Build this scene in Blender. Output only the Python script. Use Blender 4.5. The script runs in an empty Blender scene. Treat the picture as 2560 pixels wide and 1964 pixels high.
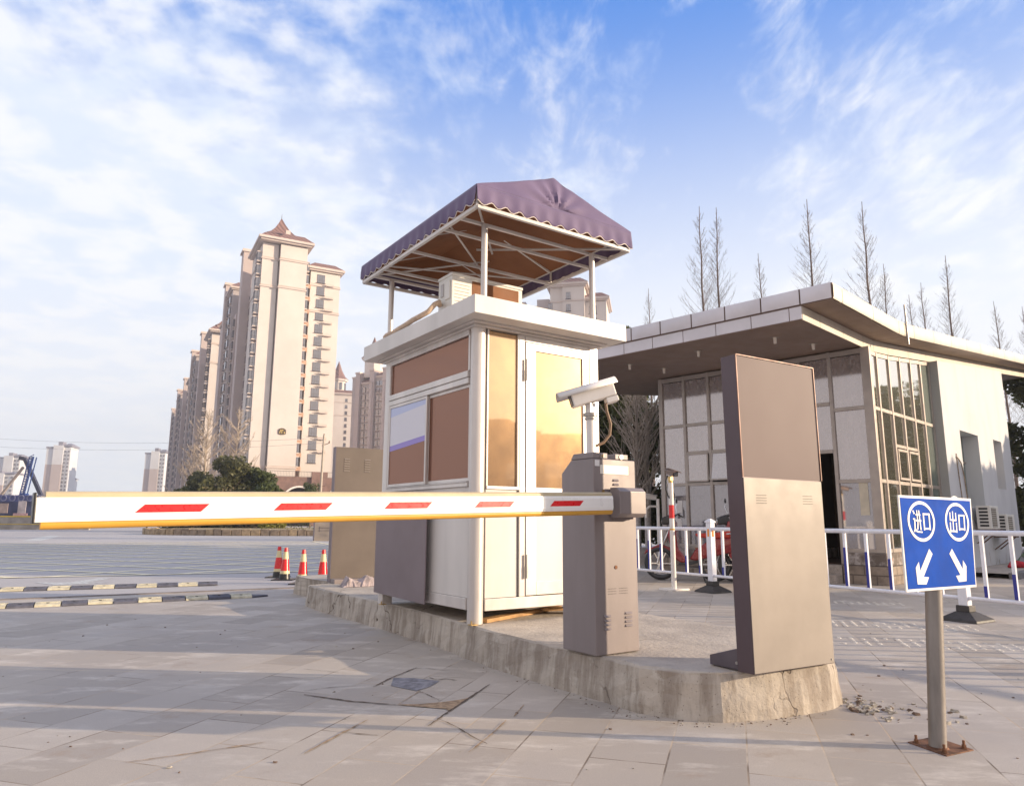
import bpy, math, random
import numpy as np
from mathutils import Vector, Matrix
R_ = math.radians
C = bpy.context.scene.collection
sc = bpy.context.scene
# ---------------------------------------------------------------- camera
EYE = 1.1
FPX = 1785.2
ROLL, PITCH = R_(.266), R_(10.213)
cF = np.array([0, math.cos(PITCH), math.sin(PITCH)])
U0 = np.array([0, -math.sin(PITCH), math.cos(PITCH)]); R0 = np.array([1., 0, 0])
cR = math.cos(ROLL)*R0 + math.sin(ROLL)*U0
cU = math.cos(ROLL)*U0 - math.sin(ROLL)*R0
cam = bpy.data.cameras.new("camera"); camo = bpy.data.objects.new("camera", cam); C.objects.link(camo)
cam.sensor_width = 36; cam.lens = 36*FPX/2560; cam.clip_end = 6000; cam.clip_start = .05
M = Matrix(((cR[0], cU[0], -cF[0], 0), (cR[1], cU[1], -cF[1], 0), (cR[2], cU[2], -cF[2], EYE), (0, 0, 0, 1)))
camo.matrix_world = M
sc.camera = camo
# ---------------------------------------------------------------- light
SUN_AZ, SUN_EL = 95.5, 12.5
sun = bpy.data.lights.new("sun", 'SUN'); sun.energy = 5.0; sun.angle = R_(.5); sun.color = (1, .80, .57)
suno = bpy.data.objects.new("sun", sun); C.objects.link(suno)
sd = Vector((math.sin(R_(SUN_AZ))*math.cos(R_(SUN_EL)), math.cos(R_(SUN_AZ))*math.cos(R_(SUN_EL)), math.sin(R_(SUN_EL))))
suno.rotation_euler = sd.to_track_quat('Z', 'Y').to_euler()
sc.view_settings.view_transform = 'Standard'; sc.view_settings.look = 'None'
sc.view_settings.exposure = 0.5; sc.view_settings.gamma = 1
sc.cycles.max_bounces = 6; sc.cycles.diffuse_bounces = 3; sc.cycles.glossy_bounces = 3
sc.cycles.use_adaptive_sampling = True
# ---------------------------------------------------------------- world
W = bpy.data.worlds.new("World"); sc.world = W; W.use_nodes = True
nt = W.node_tree; nt.nodes.clear(); L = nt.links.new
def nd(t, **k):
    n = nt.nodes.new(t)
    for a, b in k.items(): setattr(n, a, b)
    return n
def _in(n, i, v):
    if isinstance(v, bpy.types.NodeSocket): L(v, n.inputs[i])
    else: n.inputs[i].default_value = v
def ma(op, a, b=0., c=None, clamp=False):
    n = nd('ShaderNodeMath', operation=op); n.use_clamp = clamp; _in(n, 0, a); _in(n, 1, b)
    if c is not None: _in(n, 2, c)
    return n.outputs[0]
def sstep(v, a, b):
    n = nd('ShaderNodeMapRange', interpolation_type='SMOOTHSTEP'); _in(n, 0, v); n.inputs[1].default_value = a; n.inputs[2].default_value = b
    return n.outputs[0]
def mixc(f, a, b, t='MIX'):
    n = nd('ShaderNodeMix', data_type='RGBA', blend_type=t); _in(n, 0, f); _in(n, 6, a); _in(n, 7, b); return n.outputs[2]
tc = nd('ShaderNodeTexCoord'); sep = nd('ShaderNodeSeparateXYZ'); L(tc.outputs['Generated'], sep.inputs[0])
dx, dy, dz = sep.outputs
sky = nd('ShaderNodeTexSky', sky_type='NISHITA'); sky.sun_disc = False; sky.sun_elevation = R_(SUN_EL); sky.sun_rotation = R_(SUN_AZ)
sky.altitude = 100; sky.air_density = 1.3; sky.dust_density = .6; sky.ozone_density = 3
hs = nd('ShaderNodeHueSaturation'); hs.inputs['Saturation'].default_value = 1.25; hs.inputs['Value'].default_value = 1.2; L(sky.outputs[0], hs.inputs['Color'])
# blue deepens with height, pale haze near the horizon
blue = mixc(.75, hs.outputs[0], (.62, 2.3, 7.0, 1))
zc = ma('MAXIMUM', dz, 0.0)
zz = ma('ADD', zc, .16)
px = ma('DIVIDE', dx, zz); py = ma('DIVIDE', dy, zz)
cv = nd('ShaderNodeCombineXYZ'); L(px, cv.inputs[0]); L(py, cv.inputs[1])
def noise(vec, scale, detail=6, rough=.55, dist=0., rot=0., sx=1, sy=1):
    mp = nd('ShaderNodeMapping'); mp.inputs['Rotation'].default_value = (0, 0, rot); mp.inputs['Scale'].default_value = (sx, sy, 1); L(vec, mp.inputs[0])
    n = nd('ShaderNodeTexNoise'); n.inputs['Scale'].default_value = scale; n.inputs['Detail'].default_value = detail
    n.inputs['Roughness'].default_value = rough; n.inputs['Distortion'].default_value = dist; L(mp.outputs[0], n.inputs[0]); return n.outputs[0]
yy = ma('MAXIMUM', dy, .05)
tx = ma('DIVIDE', dx, yy)                      # tangent of azimuth
front = sstep(dy, -.45, .2)
def cen(v, k=1.): return ma('MULTIPLY', ma('ADD', v, -.5), k)
p1 = noise(cv.outputs[0], 11.5, 5, .5, .15); p2 = noise(cv.outputs[0], 27., 3, .5)
puff = ma('ADD', cen(p1, 1.25), cen(p2, .35))
s1 = noise(cv.outputs[0], 10.0, 8, .58, .5, R_(-30), 1.0, .50); s2_ = noise(cv.outputs[0], 26., 3, .6, .2, R_(-30), 1.0, .45)
streak = ma('ADD', cen(s1, 1.3), cen(s2_, .45))
big = cen(noise(cv.outputs[0], 1.6, 3, .5), .9)
left = sstep(tx, .03, -.30)
right = sstep(tx, .28, .60)
band = ma('ADD', ma('ADD', tx, -.06), ma('MULTIPLY', ma('ADD', dz, -.42), -.62))
mid = ma('MULTIPLY', sstep(ma('ABSOLUTE', band), .16, .0), sstep(dz, .62, .50))
cov = ma('ADD', ma('MULTIPLY', left, .29), ma('ADD', ma('MULTIPLY', right, .25), ma('MULTIPLY', mid, .24)))
cov = ma('ADD', cov, ma('MULTIPLY', sstep(tx, -.30, -.75), .22))
cov = ma('ADD', cov, ma('MULTIPLY', sstep(dz, .55, .30), ma('MULTIPLY', left, .16)))
cov = ma('ADD', cov, ma('ADD', big, -.20))
cn = ma('ADD', ma('MULTIPLY', puff, ma('ADD', ma('MULTIPLY', left, .8), .1)), ma('MULTIPLY', streak, ma('ADD', ma('MULTIPLY', left, -.8), .9)))
cl = sstep(ma('ADD', cn, cov), -.20, .36)
cl = ma('MULTIPLY', cl, ma('ADD', ma('MULTIPLY', front, .34), .50))
shade_ = sstep(noise(cv.outputs[0], 6.5, 5, .5, .2), .38, .62)
ccol = mixc(shade_, (5.9, 6.5, 7.6, 1), (7.3, 7.4, 7.7, 1))
hz = ma('MAXIMUM', sstep(dz, .68, .22), ma('MULTIPLY', left, ma('MULTIPLY', sstep(dz, .66, .42), .78)))
white = mixc(front, (7.3, 6.7, 6.4, 1), (6.9, 7.15, 7.6, 1))
base = mixc(ma('MULTIPLY', hz, .92), blue, white)
skyc = mixc(cl, base, ccol)
low = sstep(dz, .36, .08)
skyc = mixc(ma('MULTIPLY', low, .8), skyc, mixc(front, (7.2, 6.6, 6.3, 1), (7.0, 7.1, 7.35, 1)))
skyc = mixc(ma('MULTIPLY', sstep(dy, .1, -.3), .7), skyc, (5.6, 5.1, 5.0, 1))
dp = nd('ShaderNodeVectorMath', operation='DOT_PRODUCT'); L(tc.outputs['Generated'], dp.inputs[0]); dp.inputs[1].default_value = tuple(sd)
glow = ma('ADD', ma('MULTIPLY', ma('POWER', ma('MAXIMUM', dp.outputs[1], 0.), 7.), 5.), ma('MULTIPLY', ma('POWER', ma('MAXIMUM', dp.outputs[1], 0.), 80.), 25.))
skyc = mixc(1., skyc, mixc(1., (1, .88, .72, 1), glow, 'MULTIPLY'), 'ADD')
bg = nd('ShaderNodeBackground'); L(skyc, bg.inputs[0]); bg.inputs[1].default_value = .1
wo = nd('ShaderNodeOutputWorld'); L(bg.outputs[0], wo.inputs[0])

# ---------------------------------------------------------------- materials
class MT:
    def __init__(s, name):
        s.m = bpy.data.materials.new(name); s.m.use_nodes = True; s.nt = s.m.node_tree
        s.b = s.nt.nodes['Principled BSDF']; s.tc = s.nt.nodes.new('ShaderNodeTexCoord')
        s.geo = None
    def n(s, t, **k):
        n = s.nt.nodes.new(t)
        for a, b in k.items(): setattr(n, a, b)
        return n
    def l(s, a, b): s.nt.links.new(a, b)
    def vec(s, scale=(1, 1, 1), rot=(0, 0, 0), src='Object', loc=(0, 0, 0)):
        mp = s.n('ShaderNodeMapping'); mp.inputs['Scale'].default_value = scale; mp.inputs['Rotation'].default_value = rot; mp.inputs['Location'].default_value = loc
        s.l(s.tc.outputs[src], mp.inputs[0]); return mp.outputs[0]
    def noise(s, scale, detail=4, rough=.55, vec=None, dist=0):
        n = s.n('ShaderNodeTexNoise'); n.inputs['Scale'].default_value = scale; n.inputs['Detail'].default_value = detail
        n.inputs['Roughness'].default_value = rough; n.inputs['Distortion'].default_value = dist
        s.l(vec or s.tc.outputs['Object'], n.inputs[0]); return n.outputs[0]
    def mr(s, v, a, b, c=0., d=1., smooth=True):
        n = s.n('ShaderNodeMapRange'); n.interpolation_type = 'SMOOTHSTEP' if smooth else 'LINEAR'
        s.l(v, n.inputs[0]); n.inputs[1].default_value = a; n.inputs[2].default_value = b; n.inputs[3].default_value = c; n.inputs[4].default_value = d; return n.outputs[0]
    def mix(s, f, a, b, t='MIX'):
        n = s.n('ShaderNodeMix', data_type='RGBA', blend_type=t)
        for i, v in ((0, f), (6, a), (7, b)):
            if isinstance(v, bpy.types.NodeSocket): s.l(v, n.inputs[i])
            else: n.inputs[i].default_value = v if i == 0 else ((*v, 1) if len(v) == 3 else v)
        return n.outputs[2]
    def math(s, op, a, b=0.):
        n = s.n('ShaderNodeMath', operation=op)
        for i, v in ((0, a), (1, b)):
            if isinstance(v, bpy.types.NodeSocket): s.l(v, n.inputs[i])
            else: n.inputs[i].default_value = v
        return n.outputs[0]
    def bump(s, h, st=.3, d=.01):
        n = s.n('ShaderNodeBump'); n.inputs['Strength'].default_value = st; n.inputs['Distance'].default_value = d
        s.l(h, n.inputs['Height']); s.l(n.outputs[0], s.b.inputs['Normal'])
    def col(s, v):
        if isinstance(v, bpy.types.NodeSocket): s.l(v, s.b.inputs['Base Color'])
        else: s.b.inputs['Base Color'].default_value = (*v, 1)
    def set(s, **k):
        for a, b in k.items(): s.b.inputs[a].default_value = b
MATS = {}
def mat(name, c, rough=.5, metal=0., var=.12, scale=4, bump=0., bs=60, spec=.5, streak=False, coat=0, rv=.04):
    if name in MATS: return MATS[name]
    t = MT(name); t.set(Roughness=rough, Metallic=metal); t.b.inputs['Specular IOR Level'].default_value = spec
    t.b.inputs['Coat Weight'].default_value = coat
    v = t.vec((1, 1, .18)) if streak else None
    n = t.noise(scale, 5, .6, v)
    d = [max(0, x*(1-var)) for x in c]; u = [min(1, x*(1+var)) for x in c]
    t.col(t.mix(t.mr(n, .3, .7), d, u))
    r = t.mr(t.noise(scale*3, 4), .3, .7, max(.02, rough-rv), min(1, rough+rv)); t.l(r, t.b.inputs['Roughness'])
    if bump: t.bump(t.noise(bs, 4), bump, .004)
    MATS[name] = t.m; return t.m

ALU = mat('brushed_aluminium', (.68, .63, .59), .36, .35, .12, 2.5, .05, 80, streak=True)
WHT = mat('white_sheet_metal', (.68, .64, .60), .40, 0, .10, 2.0, .03, 30, streak=True)
WPAINT = mat('white_paint', (.78, .80, .86), .3, 0, .05, 6)
GREYM = mat('grey_sheet_metal', (.25, .212, .21), .45, .1, .10, 2.5, .03, 40, streak=True)
DGREY = mat('dark_grey_metal', (.105, .085, .085), .42, .2, .08, 2, .02, 40)
BOARD = mat('purple_grey_board', (.22, .175, .185), .55, 0, .06, 2, .02, 20)
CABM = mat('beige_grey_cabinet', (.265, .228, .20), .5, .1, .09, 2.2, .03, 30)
RUB = mat('black_rubber', (.045, .04, .04), .6, 0, .25, 9, .25, 60)
BLK = mat('black_plastic', (.02, .02, .022), .35, 0, .2, 9)
RED = mat('red_reflective', (.72, .015, .02), .3, 0, .06, 20, spec=.6)
BLUE = mat('blue_reflective', (.0, .062, .40), .6, 0, .14, 5, spec=.06)
SWHITE = mat('sign_white', (.82, .80, .76), .4, 0, .04, 10)
YTUBE = mat('yellow_foam', (.62, .33, .045), .45, 0, .06, 6)
STEEL = mat('galvanised_steel', (.42, .39, .36), .38, .75, .25, 5, .06, 60, streak=True)
RUST = mat('rusty_steel', (.16, .075, .04), .75, .3, .5, 12, .4, 60)
WOOD = mat('timber', (.42, .24, .10), .7, 0, .3, 8, .2, 40)
BRASS = mat('brass', (.6, .42, .18), .35, .9, .1, 20)
BLIND = mat('blue_sticker', (.02, .03, .28), .4, 0, .08, 10)
ORANGE = mat('orange_reflector', (.9, .30, .02), .25, 0, .05, 10)
PANELW = mat('aluminium_composite', (.66, .63, .66), .42, .05, .07, 1.4, .02, 10)
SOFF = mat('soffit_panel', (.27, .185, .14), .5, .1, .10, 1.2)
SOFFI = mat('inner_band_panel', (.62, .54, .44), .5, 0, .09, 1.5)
DARKIN = mat('dark_interior', (.06, .03, .018), .8, 0, .2, 1)
MULL = mat('window_mullion', (.40, .35, .315), .4, .45, .08, 4)
CAM = mat('camera_casing', (.78, .74, .70), .35, .1, .05, 5)
ACW = mat('air_conditioner_casing', (.74, .72, .67), .42, 0, .07, 3)
def stain_wall(name, c, dirt, amt=.5, grime_z=1.2):
    t = MT(name); t.set(Roughness=.85)
    n1 = t.mr(t.noise(1.3, 6, .6, t.vec((1, 1, .35))), .45, .72)
    col = t.mix(n1, c, [x*.88 for x in c])
    n2 = t.mr(t.noise(7, 6, .65, t.vec((1, 1, .25))), .56, .72)
    sp = t.n('ShaderNodeSeparateXYZ'); t.l(t.tc.outputs['Object'], sp.inputs[0])
    g = t.mr(sp.outputs[2], grime_z+1.2, grime_z-1.)
    col = t.mix(t.math('MULTIPLY', t.math('MULTIPLY', n2, g), amt), col, dirt)
    t.col(col); t.bump(t.noise(25, 6), .25, .01); return t.m
WALLW = stain_wall('white_render', (.58, .585, .60), (.30, .24, .18), 1.0)
GREYW = stain_wall('grey_render', (.36, .36, .35), (.18, .16, .14), .5)
def glassm(name, tint, refl, rough, under, urough=.6, mixf=.5, noise_amt=0., haze=0., hcol=(1, .72, .38), hr=.36):
    """opaque looking coated glass: mirror layer over a tinted body"""
    t = MT(name); nt_ = t.nt; out = nt_.nodes['Material Output']
    g = t.n('ShaderNodeBsdfGlossy'); g.inputs[0].default_value = (*refl, 1); g.inputs[1].default_value = rough
    bp = t.n('ShaderNodeBump'); bp.inputs['Strength'].default_value = .06; bp.inputs['Distance'].default_value = .02
    t.l(t.noise(1.6, 2), bp.inputs['Height']); t.l(bp.outputs[0], g.inputs['Normal'])
    t.b.inputs['Roughness'].default_value = urough
    if noise_amt:
        n = t.mr(t.noise(9, 7, .7, t.vec((1, 1, .5))), .35, .65)
        t.col(t.mix(n, [x*(1-noise_amt) for x in under], [min(1, x*(1+noise_amt)) for x in under]))
    else: t.col(under)
    f = t.n('ShaderNodeFresnel'); f.inputs[0].default_value = 1.5
    mx = t.n('ShaderNodeMixShader')
    fa = t.math('ADD', t.math('MULTIPLY', f.outputs[0], 1-mixf), mixf)
    t.l(fa, mx.inputs[0]); t.l(t.b.outputs[0], mx.inputs[1]); t.l(g.outputs[0], mx.inputs[2]); t.l(mx.outputs[0], out.inputs[0])
    if haze:   # second, wide amber lobe, added to give the pane the flare's golden glow
        g2 = t.n('ShaderNodeBsdfGlossy'); g2.inputs[0].default_value = (*hcol, 1); g2.inputs[1].default_value = hr
        m2 = t.n('ShaderNodeMixShader'); t.l(t.mr(t.noise(5, 6, .65), .3, .7, haze*.75, haze*1.25), m2.inputs[0]); t.l(mx.outputs[0], m2.inputs[1]); t.l(g2.outputs[0], m2.inputs[2]); t.l(m2.outputs[0], out.inputs[0])
    return t.m
TINT = glassm('flare_bronze_glass', 0, (.90, .66, .42), .03, (.085, .032, .014), .5, .42, 0., .09, (1, .60, .27), .27)  # dark glass; its bronze tint takes in the orange flare cast
TINTL = glassm('flare_bronze_glass_side', 0, (.52, .275, .19), .03, (.10, .036, .022), .5, .32)  # dark side panes, flare cast put into their brown as well
MIRG = glassm('mirror_glass', 0, (.95, .91, .84), .03, (.08, .075, .05), .5, .72, .3)
FROST = glassm('frosted_film_glass', 0, (.88, .84, .85), .07, (.20, .17, .16), .6, .40, .18)
TGLASS = glassm('tower_glass', 0, (.70, .68, .70), .08, (.10, .095, .10), .4, .34)
GREENG = glassm('green_window_glass', 0, (.8, .9, .85), .06, (.06, .09, .075), .4, .25)

# ---------------------------------------------------------------- geometry helpers
def Dz(a): a = R_(a); return np.array([math.sin(a), math.cos(a), 0.])
def ray(x, y): return cF + cR*(x-1280)/FPX - cU*(y-982)/FPX
O_ = np.array([0, 0, EYE])
def onz(x, y, z=0.): d = ray(x, y); return O_ + d*((z-EYE)/d[2])
def onpl(x, y, P, a):
    n = np.cross(Dz(a), [0, 0, 1]); d = ray(x, y); return O_ + d*((np.array(P, float)-O_)@n)/(d@n)
def atY(x, y, Y): d = ray(x, y); return O_ + d*Y/d[1]

class MB:
    def __init__(s, dz=0.): s.v = []; s.f = []; s.m = []; s.dz = dz
    def add(s, vs, fs, m=0):
        o = len(s.v); s.v += [tuple(map(float, p)) for p in vs]; s.f += [tuple(i+o for i in f) for f in fs]; s.m += [m]*len(fs)
    def box(s, x0, x1, y0, y1, z0, z1, m=0):
        if x0 > x1: x0, x1 = x1, x0
        if y0 > y1: y0, y1 = y1, y0
        if z0 > z1: z0, z1 = z1, z0
        s.add([(x0, y0, z0), (x1, y0, z0), (x1, y1, z0), (x0, y1, z0), (x0, y0, z1), (x1, y0, z1), (x1, y1, z1), (x0, y1, z1)],
              [(0, 3, 2, 1), (4, 5, 6, 7), (0, 1, 5, 4), (1, 2, 6, 5), (2, 3, 7, 6), (3, 0, 4, 7)], m); return s
    def bar(s, p, q, w, h=None, m=0, up=(0, 0, 1)):
        h = h or w; p = Vector(p); q = Vector(q); d = (q-p).normalized(); u = Vector(up)
        if abs(d.dot(u)) > .98: u = Vector((1, 0, 0))
        a = d.cross(u).normalized(); b = a.cross(d).normalized()
        vs = [t + a*sx*w/2 + b*sy*h/2 for t in (p, q) for sx, sy in ((-1, -1), (1, -1), (1, 1), (-1, 1))]
        s.add(vs, [(0, 3, 2, 1), (4, 5, 6, 7), (0, 1, 5, 4), (1, 2, 6, 5), (2, 3, 7, 6), (3, 0, 4, 7)], m); return s
    def cyl(s, p, q, r0, r1=None, n=16, m=0, caps=True):
        r1 = r0 if r1 is None else r1; p = Vector(p); q = Vector(q); d = (q-p).normalized(); u = Vector((0, 0, 1))
        if abs(d.dot(u)) > .98: u = Vector((1, 0, 0))
        a = d.cross(u).normalized(); b = d.cross(a).normalized(); vs = []
        for t, r in ((p, r0), (q, r1)):
            for i in range(n): an = 2*math.pi*i/n; vs.append(t + (a*math.cos(an) + b*math.sin(an))*r)
        fs = [(i, (i+1) % n, n+(i+1) % n, n+i) for i in range(n)]
        if caps: fs += [tuple(reversed(range(n))), tuple(range(n, 2*n))]
        s.add(vs, fs, m); return s
    def tube(s, pts, r, n=8, m=0):
        pts = [Vector(p) for p in pts]; rs = r if hasattr(r, '__len__') else [r]*len(pts); vs = []; a0 = None
        for i, p in enumerate(pts):
            d = (pts[min(i+1, len(pts)-1)]-pts[max(i-1, 0)]).normalized()
            if a0 is None:
                u = Vector((0, 0, 1)) if abs(d.z) < .9 else Vector((1, 0, 0)); a0 = d.cross(u).normalized()
            a0 = (a0 - d*a0.dot(d)).normalized(); b = d.cross(a0)
            for k in range(n): an = 2*math.pi*k/n; vs.append(p + (a0*math.cos(an)+b*math.sin(an))*rs[i])
        fs = [(i*n+k, i*n+(k+1) % n, (i+1)*n+(k+1) % n, (i+1)*n+k) for i in range(len(pts)-1) for k in range(n)]
        fs += [tuple(reversed(range(n))), tuple(range((len(pts)-1)*n, len(pts)*n))]
        s.add(vs, fs, m); return s
    def prism(s, pts, vec, m=0):
        n = len(pts); vec = Vector(vec); vs = [Vector(p) for p in pts] + [Vector(p)+vec for p in pts]
        s.add(vs, [tuple(reversed(range(n))), tuple(range(n, 2*n))] + [(i, (i+1) % n, n+(i+1) % n, n+i) for i in range(n)], m); return s
    def lathe(s, c, prof, n=24, m=0, cap=True):
        vs = []; c = Vector(c)
        for r, z in prof:
            for i in range(n): an = 2*math.pi*i/n; vs.append(c + Vector((r*math.cos(an), r*math.sin(an), z)))
        k = len(prof); fs = [(j*n+i, j*n+(i+1) % n, (j+1)*n+(i+1) % n, (j+1)*n+i) for j in range(k-1) for i in range(n)]
        if cap: fs += [tuple(reversed(range(n))), tuple(range((k-1)*n, k*n))]
        s.add(vs, fs, m); return s
    def frustum(s, c, w0, d0, w1, d1, h, m=0):
        x, y, z = c
        s.add([(x-w0/2, y-d0/2, z), (x+w0/2, y-d0/2, z), (x+w0/2, y+d0/2, z), (x-w0/2, y+d0/2, z), (x-w1/2, y-d1/2, z+h), (x+w1/2, y-d1/2, z+h), (x+w1/2, y+d1/2, z+h), (x-w1/2, y+d1/2, z+h)],
              [(0, 3, 2, 1), (4, 5, 6, 7), (0, 1, 5, 4), (1, 2, 6, 5), (2, 3, 7, 6), (3, 0, 4, 7)], m); return s
    def build(s, name, mats, parent=None, smooth=False, bev=0., seg=2, fix=True):
        me = bpy.data.meshes.new(name); me.from_pydata([(x, y, z+s.dz) for x, y, z in s.v], [], s.f)
        for mm in (mats if isinstance(mats, (list, tuple)) else [mats]): me.materials.append(mm)
        me.polygons.foreach_set('material_index', s.m)
        if fix:
            import bmesh
            bm = bmesh.new(); bm.from_mesh(me); bmesh.ops.recalc_face_normals(bm, faces=bm.faces); bm.to_mesh(me); bm.free()
        if smooth:
            me.polygons.foreach_set('use_smooth', [True]*len(me.polygons))
            me.set_sharp_from_angle(angle=R_(40))
        o = bpy.data.objects.new(name, me); C.objects.link(o); o.parent = parent
        if bev:
            b = o.modifiers.new('bevel', 'BEVEL'); b.width = bev; b.segments = seg; b.limit_method = 'ANGLE'; b.harden_normals = False
        return o
def tag(o, label=None, cat=None, group=None, kind=None):
    if label: o['label'] = label
    if cat: o['category'] = cat
    if group: o['group'] = group
    if kind: o['kind'] = kind
    return o
def empty(name, loc, azx=90., label=None, cat=None, group=None, tilt=(0, 0)):
    o = bpy.data.objects.new(name, None); C.objects.link(o); o.location = tuple(loc); o.rotation_euler = (tilt[0], tilt[1], R_(90-azx))
    o.empty_display_size = .2
    return tag(o, label, cat, group)
def copy_tree(o, parent=None):
    c = o.copy(); C.objects.link(c); c.parent = parent
    for ch in list(o.children): copy_tree(ch, c)
    return c
def put(src, parent, loc, scale=None, rot=None):
    c = src.copy(); C.objects.link(c); c.parent = parent; c.location = loc
    if scale: c.scale = scale
    if rot is not None: c.rotation_euler = (0, 0, rot)
    for ch in src.children:
        d = ch.copy(); C.objects.link(d); d.parent = c
    return c

# ================================================================ GROUND
t = MT('asphalt'); t.set(Roughness=.85)
n1 = t.mr(t.noise(.09, 5, .6, t.vec((1, .35, 1), (0, 0, R_(-25)))), .3, .7)
base = t.mix(n1, (.45, .425, .415), (.57, .535, .51))
n2 = t.noise(140, 3, .8); base = t.mix(t.mr(n2, .35, .7), base, (.20, .19, .20), 'MIX'); 
base2 = t.mix(.6, base, t.mix(n1, (.45, .425, .415), (.57, .535, .51)))
t.col(base2); t.bump(n2, .4, .004)
ASPH = t.m
g = MB(); g.add([(-1500, -200, 0), (1500, -200, 0), (1500, 2500, 0), (-1500, 2500, 0)], [(0, 1, 2, 3)])
tag(g.build('ground', ASPH), kind='structure')

# paving: granite flags, courses along azimuth 17
t = MT('granite_flags'); t.set(Roughness=.72)
v = t.vec((1, 1, 1), (0, 0, R_(-73)))
def warpv(v, s, a):
    nz = t.n('ShaderNodeTexNoise'); nz.inputs['Scale'].default_value = s; t.l(v, nz.inputs[0])
    vm = t.n('ShaderNodeVectorMath', operation='MULTIPLY_ADD'); t.l(nz.outputs[1], vm.inputs[0]); vm.inputs[1].default_value = (a, a, 0); t.l(v, vm.inputs[2]); return vm.outputs[0]
vw = warpv(v, .8, .02)
br = t.n('ShaderNodeTexBrick'); t.l(vw, br.inputs['Vector']); br.inputs['Scale'].default_value = 1
br.inputs['Brick Width'].default_value = .72; br.inputs['Row Height'].default_value = .36; br.inputs['Mortar Size'].default_value = .0045; br.inputs['Mortar Smooth'].default_value = .1; br.inputs['Bias'].default_value = 0
br.inputs['Color1'].default_value = (.0, .0, .0, 1); br.inputs['Color2'].default_value = (1, 1, 1, 1); br.inputs['Mortar'].default_value = (.5, .5, .5, 1)
flag = t.mix(br.outputs[0], (.38, .33, .275), (.65, .57, .475))
big = t.mr(t.noise(.55, 6, .6), .35, .7, 0, .55); flag = t.mix(big, flag, (.38, .345, .325))
gr = t.noise(220, 2, .8); flag = t.mix(t.mr(gr, .35, .65, 0, .5), flag, (.29, .25, .23))
wear = t.mr(t.noise(1.6, 8, .7, t.vec((1, 2.2, 1), (0, 0, R_(17)), loc=(5, 3, 0))), .50, .70, 0, .75); flag = t.mix(wear, flag, (.66, .60, .53))
mud = t.mr(t.noise(1.7, 8, .7, t.vec(loc=(11, 2, 0))), .56, .72, 0, .7); flag = t.mix(mud, flag, (.33, .245, .18))
mort = t.math('MULTIPLY', br.outputs[1], t.mr(t.noise(3.2, 4), .35, .62, .15, 1))
flag = t.mix(mort, flag, t.mix(t.mr(t.noise(1.1, 3), .45, .55), (.17, .13, .10), (.48, .38, .28)))
vo = t.n('ShaderNodeTexVoronoi', feature='DISTANCE_TO_EDGE'); vo.inputs['Scale'].default_value = .75; t.l(warpv(v, 3, .35), vo.inputs[0])
ck = t.math('MULTIPLY', t.mr(vo.outputs[0], .006, .002), t.mr(t.noise(.8, 2), .56, .64)); flag = t.mix(t.math('MULTIPLY', ck, .0), flag, (.20, .16, .13))
# ribbed finish on some flags
wv = t.n('ShaderNodeTexWave', wave_type='BANDS', bands_direction='X'); wv.inputs['Scale'].default_value = 28; wv.inputs['Distortion'].default_value = 1.5; wv.inputs['Detail'].default_value = 2; wv.inputs['Detail Scale'].default_value = 4; t.l(v, wv.inputs[0])
rib = t.math('MULTIPLY', wv.outputs[1], t.mr(br.outputs[0], .55, .62))
flag = t.mix(t.math('MULTIPLY', rib, .42), flag, (.34, .32, .31))
t.col(flag)
hh = t.math('SUBTRACT', t.math('ADD', t.math('MULTIPLY', gr, .25), t.math('MULTIPLY', rib, .35)), t.math('ADD', t.math('MULTIPLY', mort, 2.2), t.math('MULTIPLY', ck, 0.)))
t.bump(hh, .5, .006)
FLAG = t.m
e0 = np.array([-7.08, 10.25, 0]); ed = Dz(60)
a = e0 - ed*70; b = e0 + ed*9.2
g = MB(); g.add([(a[0], a[1], .004), (a[0]+5, -60, .004), (60, -60, .004), (60, 17.6, .004), (12, 17.6, .004), (3.2, 19.0, .004), (b[0], b[1], .004)], [(0, 1, 2, 3, 4, 5, 6)])
tag(g.build('pavement', FLAG), kind='structure')
# flush concrete edging between flags and asphalt
g = MB(); p = a + ed*58; q = b
g.bar((*p[:2], .008), (*q[:2], .008), .13, .012); tag(g.build('edging_strip', mat('dark_edging', (.20, .17, .155), .8, 0, .3, 6, .3)), kind='structure')

def zpt(a_, b_): return onz(760+a_/3.1286, 1380+b_/3.1286, .008)
CRK = mat('joint_dirt', (.11, .08, .06), .95, 0, .4, 30); SOIL = mat('sandy_soil', (.36, .25, .16), .95, 0, .4, 25, .6, 80)
def crackline(pts, w_, mt_, seed, name='paving_crack'):
    r_ = random.Random(seed); P_ = [zpt(*p)[:2] for p in pts]; Q = []
    for a_, b_ in zip(P_, P_[1:]):
        k_ = max(2, int(np.linalg.norm(b_-a_)/.03))
        for i in range(k_): Q.append(a_+(b_-a_)*i/k_)
    Q.append(P_[-1]); g_ = MB(); vs = []
    for i, q_ in enumerate(Q):
        d_ = Q[min(i+1, len(Q)-1)]-Q[max(i-1, 0)]; d_ = d_/np.linalg.norm(d_); n_ = np.array([-d_[1], d_[0]])
        h_ = w_*r_.uniform(.25, 1.)*math.sin(math.pi*(i+.6)/(len(Q)+.2))**.35; c_ = n_*r_.uniform(-.3, .3)*w_
        vs += [(*(q_+c_-n_*h_), .0085), (*(q_+c_+n_*h_), .0085)]
    g_.add(vs, [(2*i, 2*i+2, 2*i+3, 2*i+1) for i in range(len(Q)-1)]); tag(g_.build(name, mt_, fix=False), kind='structure')
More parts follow.
